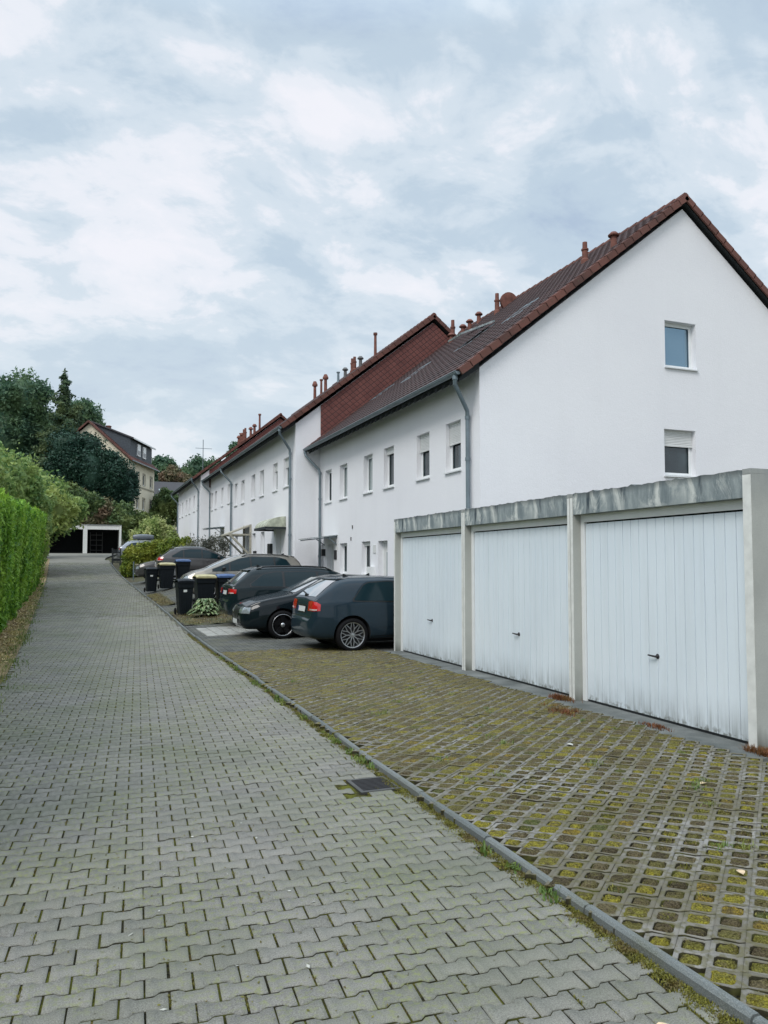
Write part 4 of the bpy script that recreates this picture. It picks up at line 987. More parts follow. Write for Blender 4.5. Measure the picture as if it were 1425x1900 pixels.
P = [(rng.uniform(kx(y)+.12, 4.0 if y < 26 else 3.0), y, 0) for y in list(20.8+4.2*rng.random(240))+list(27.6+5.6*rng.random(240))]
tufts('bed_grass', [(x, y, gz(x, y)+.04, .7+.8*rng.random()) for x, y, _ in P], .05, 'dry_grass', 'rough grass in the planted strips beside the bins', n=14, w=.005, spread=.08, droop=1.)
# fallen leaves one can point at
def fallen_leaf(x, y, z, s, rz, label, mat='pale_leaf_litter'):
    m = MB(); pts = []
    for t in np.linspace(0, 1, 6):
        w_ = .42*math.sin(PI*t)**.8+.02; bend = .25*math.sin(PI*t)
        pts.append([((t-.5)*1.3, -w_, .22*w_+.1*bend+.1), ((t-.5)*1.3, 0, .02+.12*bend), ((t-.5)*1.3, w_, .35*w_+.05)])
    m.grid(pts); c, s_ = math.cos(rz), math.sin(rz)
    m.v = [(x+s*(a*c-b*s_), y+s*(a*s_+b*c), z+s*q) for a, b, q in m.v]
    tag(m.build('fallen_leaf', mat, smooth=True), label, 'leaf')
fallen_leaf(1.99, 2.30, .004, .055, .4, 'curled tan leaf lying on the road pavers near the bottom right corner')
fallen_leaf(3.29, 3.19, .045, .05, 1.2, 'pale pinkish leaf on the mossy grid paving near the right edge')
fallen_leaf(4.15, 5.95, .045, .055, 1.9, 'whitish upright leaf on the grid paving before the garages', 'pebble')
fallen_leaf(4.35, 4.55, .045, .05, .2, 'small brown leaf in the grid paving below the nearest garage')
planter(8.35, 26.4, .3, 'small potted plant at the doors of the nearest terraced house'); planter(7.3, 33.7, 1.0, 'potted plant under the windows of the red gabled house')
# ------------------------------------------------------------------ parked cars (local x: rear 0 -> front L, y: + is the car's left)
def car(label, P, loc, heading, paint, **kw):
    e = empty('parked_car', (0, 0, 0), label, 'car', 'cars parked side on to the drive')
    L, Wd, H = P['L'], P['W']/2, P['H']
    top = P['top']; belt = P['belt']; xr, xf, R = P['xr'], P['xf'], P['R']
    zb_ = P.get('zb', .21)
    def f(tab, x): return float(np.interp(x, [a for a, b in tab], [b for a, b in tab]))
    plan = [(0, .64), (.02, .74), (.06, .83), (.12, .89), (.25, .945), (.45, .975), (.7, .99), (L*.4, 1.0), (L*.65, 1.0), (L-.75, .975), (L-.38, .92), (L-.14, .82), (L-.04, .68), (L, .56)]
    bot = [(0, .36), (.05, zb_+.06), (.2, zb_+.02), (.7, zb_), (L-.6, zb_), (L-.12, zb_+.0), (L, zb_+.12)]
    xs = sorted(set([round(v, 3) for v in [0, .012, .03, .06, .10] + list(np.arange(.15, .9, .075)) + list(np.arange(.9, L-.6, .13)) + list(np.arange(L-.6, L-.12, .07)) + [L-.12, L-.08, L-.05, L-.025, L-.008, L]] + [round(a, 3) for a, b in top]))
    xs = [x for i, x in enumerate(xs) if i == 0 or x-xs[i-1] > .006]
    tum = P.get('tumble', .42)
    rows = []
    for x in xs:
        w = Wd*f(plan, x); zt = f(top, x); zb = f(bot, x); zk = f(belt, x)
        sh = min(zk, zt-.035)                                  # shoulder
        gh = max(zt-sh, .03); q = sh-zb
        wt = w*.955-tum*min(gh, .6)                            # roof edge half width
        t_ = min(1, max(0, (gh-.05)/.25))
        pts = [(0, zb), (w*.80, zb), (w*.945, zb+.035), (w*.985, zb+q*.22), (w, zb+q*.46), (w*.997, zb+q*.66), (w*.985, zb+q*.80), (w*.975, sh-.03), (w*.955, sh)]
        a, b = w*.955, wt
        pts += [(a+(b-a)*.34, sh+gh*.34), (a+(b-a)*.68, sh+gh*.66), (b+.012, sh+gh*.86), (b*.95-.01, sh+gh*.955), (b*.80, sh+gh*.992), (b*.45, zt+.014), (0, zt+.020)]
        full = [(y, z) for y, z in pts] + [(-y, z) for y, z in pts[-2:0:-1]]
        rows.append([(x, y, z) for y, z in full])
    n = len(rows[0]); V = [p for r in rows for p in r]; F = []
    for i in range(len(rows)-1):
        for j in range(n): F.append((i*n+j, i*n+(j+1) % n, (i+1)*n+(j+1) % n, (i+1)*n+j))
    F.append(tuple(range(n-1, -1, -1))); F.append(tuple((len(rows)-1)*n+j for j in range(n)))
    me = bpy.data.meshes.new('body'); me.from_pydata(V, [], [g[::-1] for g in F]); me.materials.append(M[paint])
    body = bpy.data.objects.new('body', me); col.objects.link(body); ORG[body.name] = (0, 0, 0)
    md = body.modifiers.new('s', 'SUBSURF'); md.levels = 1; md.render_levels = 1
    dg = bpy.context.evaluated_depsgraph_get(); dg.update()
    me2 = bpy.data.meshes.new_from_object(body.evaluated_get(dg)); body.modifiers.clear(); body.data = me2
    me2.polygons.foreach_set('use_smooth', [True]*len(me2.polygons))
    bvh = BVHTree.FromPolygons([v.co.copy() for v in me2.vertices], [tuple(p.vertices) for p in me2.polygons])
    Ra = R+.045
    c = MB()
    for wx in (xr, xf):
        for s in (1, -1):
            y0, y1 = (Wd-.27, Wd+.1) if s > 0 else (-Wd-.1, -Wd+.27)
            i = len(c.v); k = 28
            for yy in (y0, y1):
                for j in range(k): a = 2*PI*j/k; c.v.append((wx+Ra*math.cos(a), yy, R+.01+Ra*math.sin(a)))
            c.f.append(tuple(i+j for j in range(k))); c.f.append(tuple(i+k+j for j in range(k-1, -1, -1)))
            for j in range(k): c.f.append((i+j, i+k+j, i+k+(j+1) % k, i+(j+1) % k))
    cut(body, c)
    body.data.materials.clear(); body.data.materials.append(M[paint]); body.data.materials.append(M['dark_interior'])
    for p in body.data.polygons:
        m_ = 0
        for wx in (xr, xf):
            if math.hypot(p.center.x-wx, p.center.z-R-.01) < Ra+.004 and abs(p.center.y) < Wd*.97+.1 and (abs(p.normal.y) > .95 and abs(abs(p.center.y)-(Wd-.27)) < .02 or abs(math.hypot(p.center.x-wx, p.center.z-R-.01)-Ra) < .012 and abs(p.normal.y) < .2): m_ = 1
        p.material_index = m_; p.use_smooth = (m_ == 0)
    body.data.set_sharp_from_angle(angle=math.radians(38))
    body.parent = e
    def hit(o, d):
        r = bvh.ray_cast(Vector(o), Vector(d).normalized())
        return r
    def patch(name, mat, origins, d, off=.006, parent=e, label=None, back=.02):
        G = []
        for row in origins:
            g = []
            for o in row:
                loc_, nr, _, _ = hit(o, d)
                if loc_ is None: g.append(None); continue
                if nr.dot(Vector(d)) > 0: nr = -nr
                g.append((loc_, nr))
            G.append(g)
        m = MB(); idx = {}; 
        for i, g in enumerate(G):
            for j, q in enumerate(g):
                if q is not None: idx[i, j] = len(m.v); m.v.append(tuple(q[0]+q[1]*off))
        for i in range(len(G)-1):
            for j in range(len(G[0])-1):
                ks = [(i, j), (i, j+1), (i+1, j+1), (i+1, j)]
                if all(k in idx for k in ks): 
                    m.f.append(tuple(idx[k] for k in ks))
        if not m.f: return None
        o = m.build(name, mat, parent, smooth=True, label=label)
        return o
    def side_poly(lo, hi, x0, x1, s, nx=18, nz=5):            # between two curves (x,z)
        return [[(x, s*3, f(lo, x)+(f(hi, x)-f(lo, x))*k/nz) for k in range(nz+1)] for x in np.linspace(x0, x1, nx+1)]
    for s in (1, -1):
        lo, hi, xa, xb, pil = P['glass']                     # curves and dividing pillars
        g = 0.022
        tr = patch('window_trim', 'car_trim', side_poly([(x, z-g) for x, z in lo], [(x, z+g) for x, z in hi], xa-g*1.5, xb+g*1.5, s, 26), (0, -s, 0), .004)
        cuts = [xa]+[v for p_ in pil for v in (p_-.028, p_+.028)]+[xb]
        for k in range(0, len(cuts), 2):
            patch('side_window', 'car_side_glass', side_poly(lo, hi, cuts[k]+.004, cuts[k+1]-.004, s, 12), (0, -s, 0), .009)
        if P.get('chrome'):
            patch('window_chrome', 'chrome', side_poly([(x, z-g-.012) for x, z in lo], [(x, z-g+.004) for x, z in lo], xa-.03, xb+.03, s, 26, 1), (0, -s, 0), .011)
        # door shut lines, sill trim, handle, fuel flap
        for dx in P['doors']:
            patch('door_seam', 'car_trim', [[(dx+t*.0-.004, s*3, z), (dx+.004, s*3, z)] for t, z in ((0, z) for z in np.linspace(.30, f(lo, dx)-.03, 12))], (0, -s, 0), .003)
        patch('side_moulding', 'car_trim' if not kw.get('body_moulding') else paint, [[(x, s*3, .47), (x, s*3, .51)] for x in np.linspace(xr+R+.14, xf-R-.14, 16)], (0, -s, 0), .010)
        patch('sill_trim', 'car_trim', [[(x, s*3, zb_+.03), (x, s*3, zb_+.09)] for x in np.linspace(xr+R+.08, xf-R-.08, 16)], (0, -s, 0), .005)
        for hx in P['handles']:
            r = hit((hx, s*3, f(lo, hx)-.14), (0, -s, 0))
            if r[0] is not None: MB().tube([(hx-.09, r[0].y+s*.012, r[0].z), (hx-.06, r[0].y+s*.035, r[0].z), (hx+.06, r[0].y+s*.035, r[0].z), (hx+.09, r[0].y+s*.012, r[0].z)], .013, 8).build('door_handle', paint if not P.get('chrome_handle') else 'chrome', e, smooth=True)
        # mirror
        mx = P['mirror']; r = hit((mx, s*3, f(lo, mx-.1)+.03), (0, -s, 0))
        if r[0] is not None:
            yy = r[0].y; b = MB(); zc = r[0].z+.05
            rows_ = []
            for t in np.linspace(0, 1, 7):
                hh = .085*math.sin(PI*(.18+.7*t))**.6; dd = .07*math.sin(PI*(.15+.75*t))**.6
                rows_.append([(mx+dd*math.cos(a)*1.0+.02, yy+s*(.05+.17*t), zc+hh*math.sin(a)*.75) for a in np.linspace(0, 2*PI, 13)])
            b.grid(rows_); b.poly(rows_[0][:-1]); b.poly(rows_[-1][:-1][::-1]); b.bar((mx+.02, yy-s*.02, zc-.05), (mx+.02, yy+s*.07, zc-.02), .06, .03)
            b.build('wing_mirror', kw.get('mirror_mat', paint), e, smooth=True)
    # glass front and rear
    (z0, z1, wy0, wy1) = P['rear_glass']
    def yz(z0, z1, w0, w1, X, ny=14, nz=8): return [[(X, (w0+(w1-w0)*k/nz)*(2*j/ny-1), z0+(z1-z0)*k/nz) for j in range(ny+1)] for k in range(nz+1)]
    patch('rear_window', 'car_glass', yz(z0, z1, wy0, wy1, -2), (1, 0, 0), .006)
    (a0, a1, w0, w1) = P['screen']; patch('windscreen', 'car_glass', yz(a0, a1, w0, w1, L+2), (-1, 0, 0), .006)
    if P.get('spoiler'):
        zt = z1+.02; xx = hit((-2, 0, zt), (1, 0, 0))[0]
        if xx is not None:
            m = MB(); w_ = wy1+.02; rows_ = []
            for j in range(13):
                y = w_*(j/6-1); q = hit((-2, y*.97, zt-.005), (1, 0, 0))[0]
                x = q.x if q is not None else xx.x
                rows_.append([(x+.10, y, zt+.030), (x-.045, y, zt+.010), (x-.05, y, zt-.012), (x+.04, y, zt-.02)])
            m.grid(rows_); m.build('roof_spoiler', paint, e, smooth=True)
    wz = z0+.03; q = hit((-2, 0, wz), (1, 0, 0))[0]
    if q is not None and P.get('wiper', True):
        m = MB(); m.bar((q.x-.02, -.02, wz), (q.x-.01, .33, wz+.06), .02, .02); m.box(q.x-.05, q.x+.03, -.06, .06, wz-.05, wz+.01); m.build('rear_wiper', 'car_trim', e)
    # lamps: projected diagonally so that they wrap round the corners
    def corner(name, mat, s, rear, y0, y1, z0, z1, off=.008, parent=e, n=9, shape=None, yaw=.6):
        d = Vector((math.cos(yaw)*(1 if rear else -1), -s*math.sin(yaw), 0)); p = Vector((d.y, -d.x, 0)); 
        org = Vector((0 if rear else L, s*Wd, 0))-d*2
        if p.y*s < 0: p = -p
        G = []
        for k in range(n+1):
            t = k/n; u_ = y0+(y1-y0)*t
            za, zb2 = (z0, z1) if shape is None else shape(t, z0, z1)
            G.append([tuple(org+p*u_+Vector((0, 0, za+(zb2-za)*j/5))) for j in range(6)])
        return patch(name, mat, G, tuple(d), off, parent)
    tl = P['tail']; hl = P['head']
    for s in (1, -1):
        t1 = corner('tail_light', 'red_lens', s, True, *tl[:4], shape=tl[4] if len(tl) > 4 else None)
        if t1 and P.get('tail_clear', True): corner('reversing_lamp', 'pale_lens', s, True, tl[0]+.10, tl[1]-.05, tl[2]+.018, tl[2]+.045, .012, t1)
        h1_ = corner('headlight', 'clear_lens', s, False, *hl[:4], shape=hl[4] if len(hl) > 4 else None)
        corner('headlight_surround', 'car_trim', s, False, hl[0]-.012, hl[1]+.012, hl[2]-.012, hl[3]+.012, .004, shape=hl[4] if len(hl) > 4 else None)
    # bumper line, plates, grille
    patch('rear_bumper_seam', 'car_trim', [[(-2, y, P['bump']), (-2, y, P['bump']+.012)] for y in np.linspace(-Wd*.90, Wd*.90, 20)], (1, 0, 0), .004)
    P.get('diffuser') and patch('rear_diffuser', 'car_trim', yz(zb_+.07, zb_+.18, Wd*.62, Wd*.66, -2), (1, 0, 0), .005)
    pz = P['plate_z']
    if P.get('plate_recess', True): patch('plate_recess', 'car_trim', yz(pz-.075, pz+.085, .30, .30, -2, 6, 3), (1, 0, 0), .004)
    pp = patch('rear_plate', 'plate_white', yz(pz-.05, pz+.05, .25, .25, -2, 6, 3), (1, 0, 0), .012)
    if pp: patch('plate_band', 'plate_blue', [[(-2, y, pz-.045), (-2, y, pz+.045)] for y in (.20, .245)], (1, 0, 0), .015, pp)
    gl = P['grille']; patch('grille', 'car_trim', yz(gl[0], gl[1], gl[2], gl[3], L+2, 10, 5), (-1, 0, 0), .006)
    patch('lower_grille', 'car_trim', yz(zb_+.08, zb_+.19, Wd*.55, Wd*.6, L+2, 10, 3), (-1, 0, 0), .006)
    pf = patch('front_plate', 'plate_white', yz(gl[0]-.13, gl[0]-.03, .25, .25, L+2, 6, 3), (-1, 0, 0), .02)
    if P.get('grille_chrome'):
        patch('grille_rim', 'chrome', yz(gl[1]-.015, gl[1]+.012, gl[3], gl[3]+.01, L+2, 10, 1), (-1, 0, 0), .012)
    # bonnet seam, roof antenna, roof rails
    if P.get('rails'):
        for s in (1, -1):
            pts = []
            for x in np.linspace(P['rails'][0], P['rails'][1], 12):
                r = hit((x, s*(Wd*.955-tum*.5-.03), 3), (0, 0, -1))[0]
                if r is not None: pts.append((x, r.y, r.z+(.055 if P['rails'][0]+.1 < x < P['rails'][1]-.1 else .0)))
            MB().tube(pts, .018, 8).build('roof_rail', kw.get('rail_mat', 'car_trim'), e, smooth=True)
    ax = P.get('antenna', 1.0); r = hit((ax, 0, 3), (0, 0, -1))[0]
    if r is not None: MB().extrude([(ax-.07, -.012, r.z-.005), (ax+.06, -.012, r.z-.005), (ax-.05, -.012, r.z+.055), (ax-.065, -.012, r.z+.05)], (0, .024, 0)).build('antenna', 'car_trim', e)
    # wheels
    def wheel(wx, s, style):
        w = MB(); tw = .20; yo = s*(Wd-.015)
        prof = [(R*.74, -.012), (R*.77, -.002), (R*.86, .0), (R*.95, -.012), (R, -.04), (R, -tw+.04), (R*.95, -tw), (R*.74, -tw)]
        w.lathe([(a, b) for a, b in prof], 36, (0, 0, 0), 'y'); w.v = [(wx+v[0], yo+s*v[1], R+v[2]) for v in w.v]
        ob = w.build('wheel', 'tyre_rubber', e, smooth=True)
        rm = MB(); rr = R*.76
        rm.lathe([(rr, -.012), (rr*.985, -.004), (rr*.93, -.010), (rr*.92, -.09), (rr*.90, -.14)], 36, (0, 0, 0), 'y')
        rim_mat = {'mesh': 'alloy', 'black': 'black_alloy', 'five': 'alloy'}[style]
        def spoke(a0, a1, r0, r1, w0, w1, d0=-.022, d1=-.014):
            p0 = Vector((r0*math.cos(a0), d0, r0*math.sin(a0))); p1 = Vector((r1*math.cos(a1), d1, r1*math.sin(a1)))
            t = (p1-p0).normalized(); b = Vector((0, 1, 0)).cross(t).normalized()
            rm.extrude([p0+b*w0/2, p0-b*w0/2, p1-b*w1/2, p1+b*w1/2], (0, -.022, 0))
        if style == 'mesh':
            for k in range(10):
                a = 2*PI*k/10; spoke(a, a, .03, rr*.50, .018, .013); spoke(a, a+PI/13, rr*.48, rr*.96, .012, .011); spoke(a, a-PI/13, rr*.48, rr*.96, .012, .011)
        elif style == 'black':
            for k in range(5):
                a = 2*PI*k/5+.3; spoke(a-.08, a-.14, .04, rr*.95, .035, .05); spoke(a+.08, a+.14, .04, rr*.95, .035, .05)
        else:
            for k in range(5): a = 2*PI*k/5+.3; spoke(a, a, .02, rr*.95, .09, .06)
        rm.lathe([(.0, -.008), (.036, -.012), (.040, -.03), (.040, -.06)], 20, (0, 0, 0), 'y')
        rm.v = [(wx+v[0], yo+s*v[1], R+v[2]) for v in rm.v]
        ri = rm.build('rim', rim_mat, ob)
        if style == 'black':
            lip = MB(); lip.lathe([(rr*1.0, -.008), (rr*.995, .0), (rr*.95, .0), (rr*.94, -.02)], 36, (0, 0, 0), 'y'); lip.lathe([(0, -.002), (.045, -.005), (.05, -.02)], 16, (0, 0, 0), 'y')
            lip.v = [(wx+v[0], yo+s*v[1], R+v[2]) for v in lip.v]; lip.build('rim_lip', 'alloy', ob, smooth=True)
        bd = MB(); bd.lathe([(.03, -.10), (rr*.72, -.10), (rr*.72, -.12)], 28, (0, 0, 0), 'y'); bd.v = [(wx+v[0], yo+s*v[1], R+v[2]) for v in bd.v]; bd.build('brake_disc', 'iron', ob)
        bk = MB(); bk.lathe([(0, -.15), (rr*.92, -.15)], 28, (0, 0, 0), 'y'); bk.v = [(wx+v[0], yo+s*v[1], R+v[2]) for v in bk.v]; bk.build('wheel_well', 'dark_interior', ob)
    for wx in (xr, xf):
        for s in (1, -1): wheel(wx, s, P['wheels'])
    # body underside and shaded cabin floor
    MB().box(.5, L-.5, -Wd+.3, Wd-.3, .16, zb_+.02).build('underbody', 'dark_interior', e)
    e.location = loc; e.rotation_euler = (0, kw.get('pitch', 0), heading); ORG[e.name] = (0, 0, 0)
    return e, hit, patch
def tail_a3(t, a, b):
    # t runs from the car's middle outward to its flank
    return (a+.02*t, b-.035*abs(t-.45)**1.5*2) if t < .9 else (a+.04, b-.05)
HATCH = dict(L=4.22, W=1.77, H=1.42, xr=.83, xf=3.42, R=.322, wheels='mesh',
    top=[(0, .58), (.045, .625), (.06, .84), (.09, .95), (.10, 1.00), (.16, 1.035), (.33, 1.17), (.55, 1.33), (.68, 1.385), (.90, 1.405), (1.5, 1.425), (2.0, 1.41), (2.35, 1.37), (2.6, 1.29), (3.05, 1.06), (3.22, .985), (3.7, .90), (4.0, .80), (4.14, .70), (4.20, .60), (4.22, .52)],
    belt=[(0, .86), (.10, .93), (.6, .955), (1.5, .955), (2.6, .93), (3.2, .90), (4.22, .62)],
    glass=([(.86, .975), (1.0, .968), (3.0, .925)], [(.86, .985), (1.10, 1.265), (1.2, 1.30), (1.6, 1.325), (2.1, 1.305), (2.4, 1.22), (3.0, .96)], .87, 2.92, [1.75]),
    doors=[1.72, 3.05], handles=[1.9], mirror=2.75, rear_glass=(1.045, 1.355, .60, .50), screen=(1.03, 1.34, .66, .55), spoiler=True,
    tail=(-.33, .05, .775, .965, lambda t, a, b: (a+.012*t, b-.06*(1-math.sin(PI*min(1, t*.55+.28)))-.03*max(0, t-.8)*5)), head=(-.44, -.06, .58, .71), bump=.66, plate_z=.80, grille=(.40, .68, .18, .28), antenna=.98, grille_chrome=True)
HATCH['top'] = [(0, .58), (.04, .635), (.065, .70), (.085, .88), (.11, .985), (.16, 1.03), (.36, 1.19), (.56, 1.33), (.68, 1.378), (.90, 1.402), (1.5, 1.42), (2.0, 1.405), (2.35, 1.36), (2.6, 1.28), (3.05, 1.06), (3.22, .985), (3.7, .90), (4.0, .80), (4.14, .70), (4.20, .60), (4.22, .52)]
c1, hit1, patch1 = car('dark grey blue three door hatchback, its rear beside the garage, with silver mesh wheels', HATCH, (4.0, 14.75, gz(5, 14.7)+.012), 0, 'grey_blue_paint', body_moulding=True)
SALOON = dict(L=4.45, W=1.75, H=1.41, xr=.95, xf=3.57, R=.315, wheels='black',
    top=[(0, .62), (.012, .82), (.05, .95), (.12, 1.0), (.5, 1.04), (.62, 1.06), (1.15, 1.33), (1.35, 1.375), (1.9, 1.405), (2.3, 1.39), (2.6, 1.33), (3.2, 1.04), (3.32, .985), (3.8, .905), (4.15, .82), (4.33, .73), (4.42, .62), (4.45, .50)],
    belt=[(0, .84), (.3, .93), (1.5, .95), (2.6, .935), (3.2, .90), (4.0, .76), (4.45, .56)],
    glass=([(.8, .97), (3.1, .925)], [(.8, .98), (.95, 1.07), (1.25, 1.25), (1.5, 1.30), (2.1, 1.31), (2.45, 1.25), (3.1, .95)], .85, 3.03, [1.45, 2.15]),
    doors=[1.3, 2.18, 3.15], handles=[1.5, 2.4], mirror=2.92, rear_glass=(1.09, 1.34, .55, .46), screen=(1.02, 1.34, .65, .53), wiper=False,
    tail=(-.30, .04, .72, .88), head=(-.46, -.04, .57, .70), bump=.62, plate_z=.78, grille=(.46, .68, .22, .30), antenna=1.3, grille_chrome=True)
car('black saloon with its nose to the drive and black wheels with a bright rim', SALOON, (3.28+4.45, 17.48, gz(5, 17.5)+.012), PI, 'black_paint')
WAGON = dict(L=4.62, W=1.79, H=1.46, xr=.95, xf=3.68, R=.32, wheels='five',
    top=[(0, .58), (.04, .635), (.065, .70), (.085, .88), (.11, .985), (.17, 1.02), (.42, 1.23), (.62, 1.40), (.74, 1.44), (1.1, 1.47), (1.8, 1.485), (2.3, 1.47), (2.7, 1.41), (3.0, 1.30), (3.4, 1.07), (3.55, 1.0), (4.0, .92), (4.35, .82), (4.5, .73), (4.59, .62), (4.62, .52)],
    belt=[(0, .86), (.10, .94), (.8, .97), (2.8, .94), (3.4, .91), (4.62, .60)],
    glass=([(.5, .99), (3.3, .93)], [(.5, 1.0), (.6, 1.06), (.9, 1.28), (1.2, 1.33), (2.2, 1.345), (2.65, 1.28), (3.3, .96)], .58, 3.22, [1.42, 2.32]),
    doors=[1.45, 2.34, 3.35], handles=[1.65, 2.55], mirror=3.1, rear_glass=(1.04, 1.36, .60, .50), screen=(1.05, 1.37, .67, .55), spoiler=True,
    tail=(-.34, .05, .79, .93, lambda t, a, b: (a+.02*t, b-.03*(1-math.sin(PI*min(1, t*.6+.3))))), head=(-.45, -.04, .60, .74), bump=.64, plate_z=.82, grille=(.42, .70, .20, .30), antenna=.95, rails=(.75, 2.75), grille_chrome=True)
car('black estate car with black roof rails, its red tail lights toward the drive', WAGON, (3.40, 20.0, gz(5, 20)+.06), 0, 'dark_green_black_paint')
MPV = dict(L=4.35, W=1.80, H=1.58, xr=.80, xf=3.48, R=.32, wheels='five',
    top=[(0, .62), (.012, .85), (.05, 1.0), (.10, 1.08), (.2, 1.28), (.38, 1.48), (.52, 1.53), (1.2, 1.57), (1.9, 1.575), (2.3, 1.54), (2.7, 1.43), (3.45, 1.08), (3.58, 1.03), (3.9, .96), (4.15, .84), (4.28, .72), (4.33, .62), (4.35, .52)],
    belt=[(0, .93), (.3, 1.0), (2.6, .98), (3.4, .95), (4.35, .60)],
    glass=([(.5, 1.03), (3.4, .97)], [(.5, 1.05), (.7, 1.36), (1.0, 1.44), (2.0, 1.46), (2.4, 1.39), (3.4, 1.0)], .55, 3.32, [1.15, 2.0, 2.75]),
    doors=[1.2, 2.05, 3.2], handles=[1.4, 2.3], mirror=2.95, rear_glass=(1.10, 1.46, .64, .58), screen=(1.08, 1.52, .70, .58), spoiler=True,
    tail=(-.26, .05, .85, 1.10), head=(-.46, -.02, .62, .80), bump=.66, plate_z=.80, grille=(.46, .70, .22, .34), antenna=.7, rails=(.6, 2.3))
car('champagne coloured family car behind the bins, its nose toward the drive', MPV, (3.22+4.35, 27.7, gz(5, 27.7)+.05), PI, 'champagne_paint', mirror_mat='car_trim')
CROSS = dict(MPV); CROSS.update(L=4.2, xf=3.36, H=1.58, top=[(0, .62), (.012, .85), (.05, 1.0), (.12, 1.08), (.35, 1.22), (.62, 1.42), (.8, 1.49), (1.3, 1.55), (1.8, 1.56), (2.2, 1.52), (2.5, 1.42), (3.15, 1.10), (3.4, 1.02), (3.8, .95), (4.05, .82), (4.15, .70), (4.18, .62), (4.2, .52)],
    glass=([(.6, 1.08), (3.2, .99)], [(.6, 1.10), (.75, 1.17), (1.1, 1.38), (1.5, 1.44), (2.0, 1.435), (2.3, 1.38), (3.2, 1.02)], .68, 3.08, [1.2, 2.05]), doors=[1.15, 2.08, 3.1], mirror=2.8, rear_glass=(1.14, 1.44, .62, .52), screen=(1.10, 1.48, .70, .58), tail=(-.36, .08, .88, 1.08, lambda t, a, b: (a+.05*t, b-.03*t)), belt=[(0, .95), (.3, 1.03), (2.4, 1.0), (3.2, .97), (4.2, .60)], rails=(.8, 2.3))
car('warm grey crossover behind the second bin group, with red tail lights and a curved roof', CROSS, (3.30, 37.95, gz(5, 37.9)+.10), 0, 'warm_grey_paint', rail_mat='alloy')
SMALL = dict(HATCH); SMALL.update(L=4.0, W=1.72, xf=3.25, wheels='five')
SMALL['top'] = [(a*4.0/4.22, b+.02) for a, b in HATCH['top']]; SMALL['belt'] = [(a*4.0/4.22, b) for a, b in HATCH['belt']]
SMALL['glass'] = ([(a*.948, b) for a, b in HATCH['glass'][0]], [(a*.948, b) for a, b in HATCH['glass'][1]], .9, 2.75, [1.65])
SMALL['doors'] = [1.62, 2.88]; SMALL['mirror'] = 2.6
car('pale grey small car with only its bonnet showing between bins and the low hedge', SMALL, (2.62+4.0, 41.9, gz(5, 41.9)-.04), PI, 'warm_grey_paint')
c7, _, _ = car('silver estate car carrying a grey roof box beyond the low hedge', WAGON, (2.45, 58.9, gz(5, 58.9)+.012), 0, 'silver_paint', rail_mat='alloy')
m = MB(); rows = []
for t in np.linspace(0, 1, 12):
    w = .40*math.sin(PI*(.12+.80*t))**.45; h = .22*math.sin(PI*(.14+.72*t))**.5; rows.append([(1.05+1.45*t, w*math.copysign(abs(math.cos(a))**.55, math.cos(a)), 1.76+h*math.copysign(abs(math.sin(a))**.6, math.sin(a))) for a in np.linspace(0, 2*PI, 17)])
m.grid(rows); m.poly(rows[0][:-1]); m.poly(rows[-1][:-1][::-1]); bx = m.build('roof_box', 'roof_box_grey', c7, smooth=True)
m = MB()
for x in (1.4, 2.2): m.box(x-.03, x+.03, -.58, .58, 1.50, 1.56)
m.build('roof_bar', 'car_trim', c7)

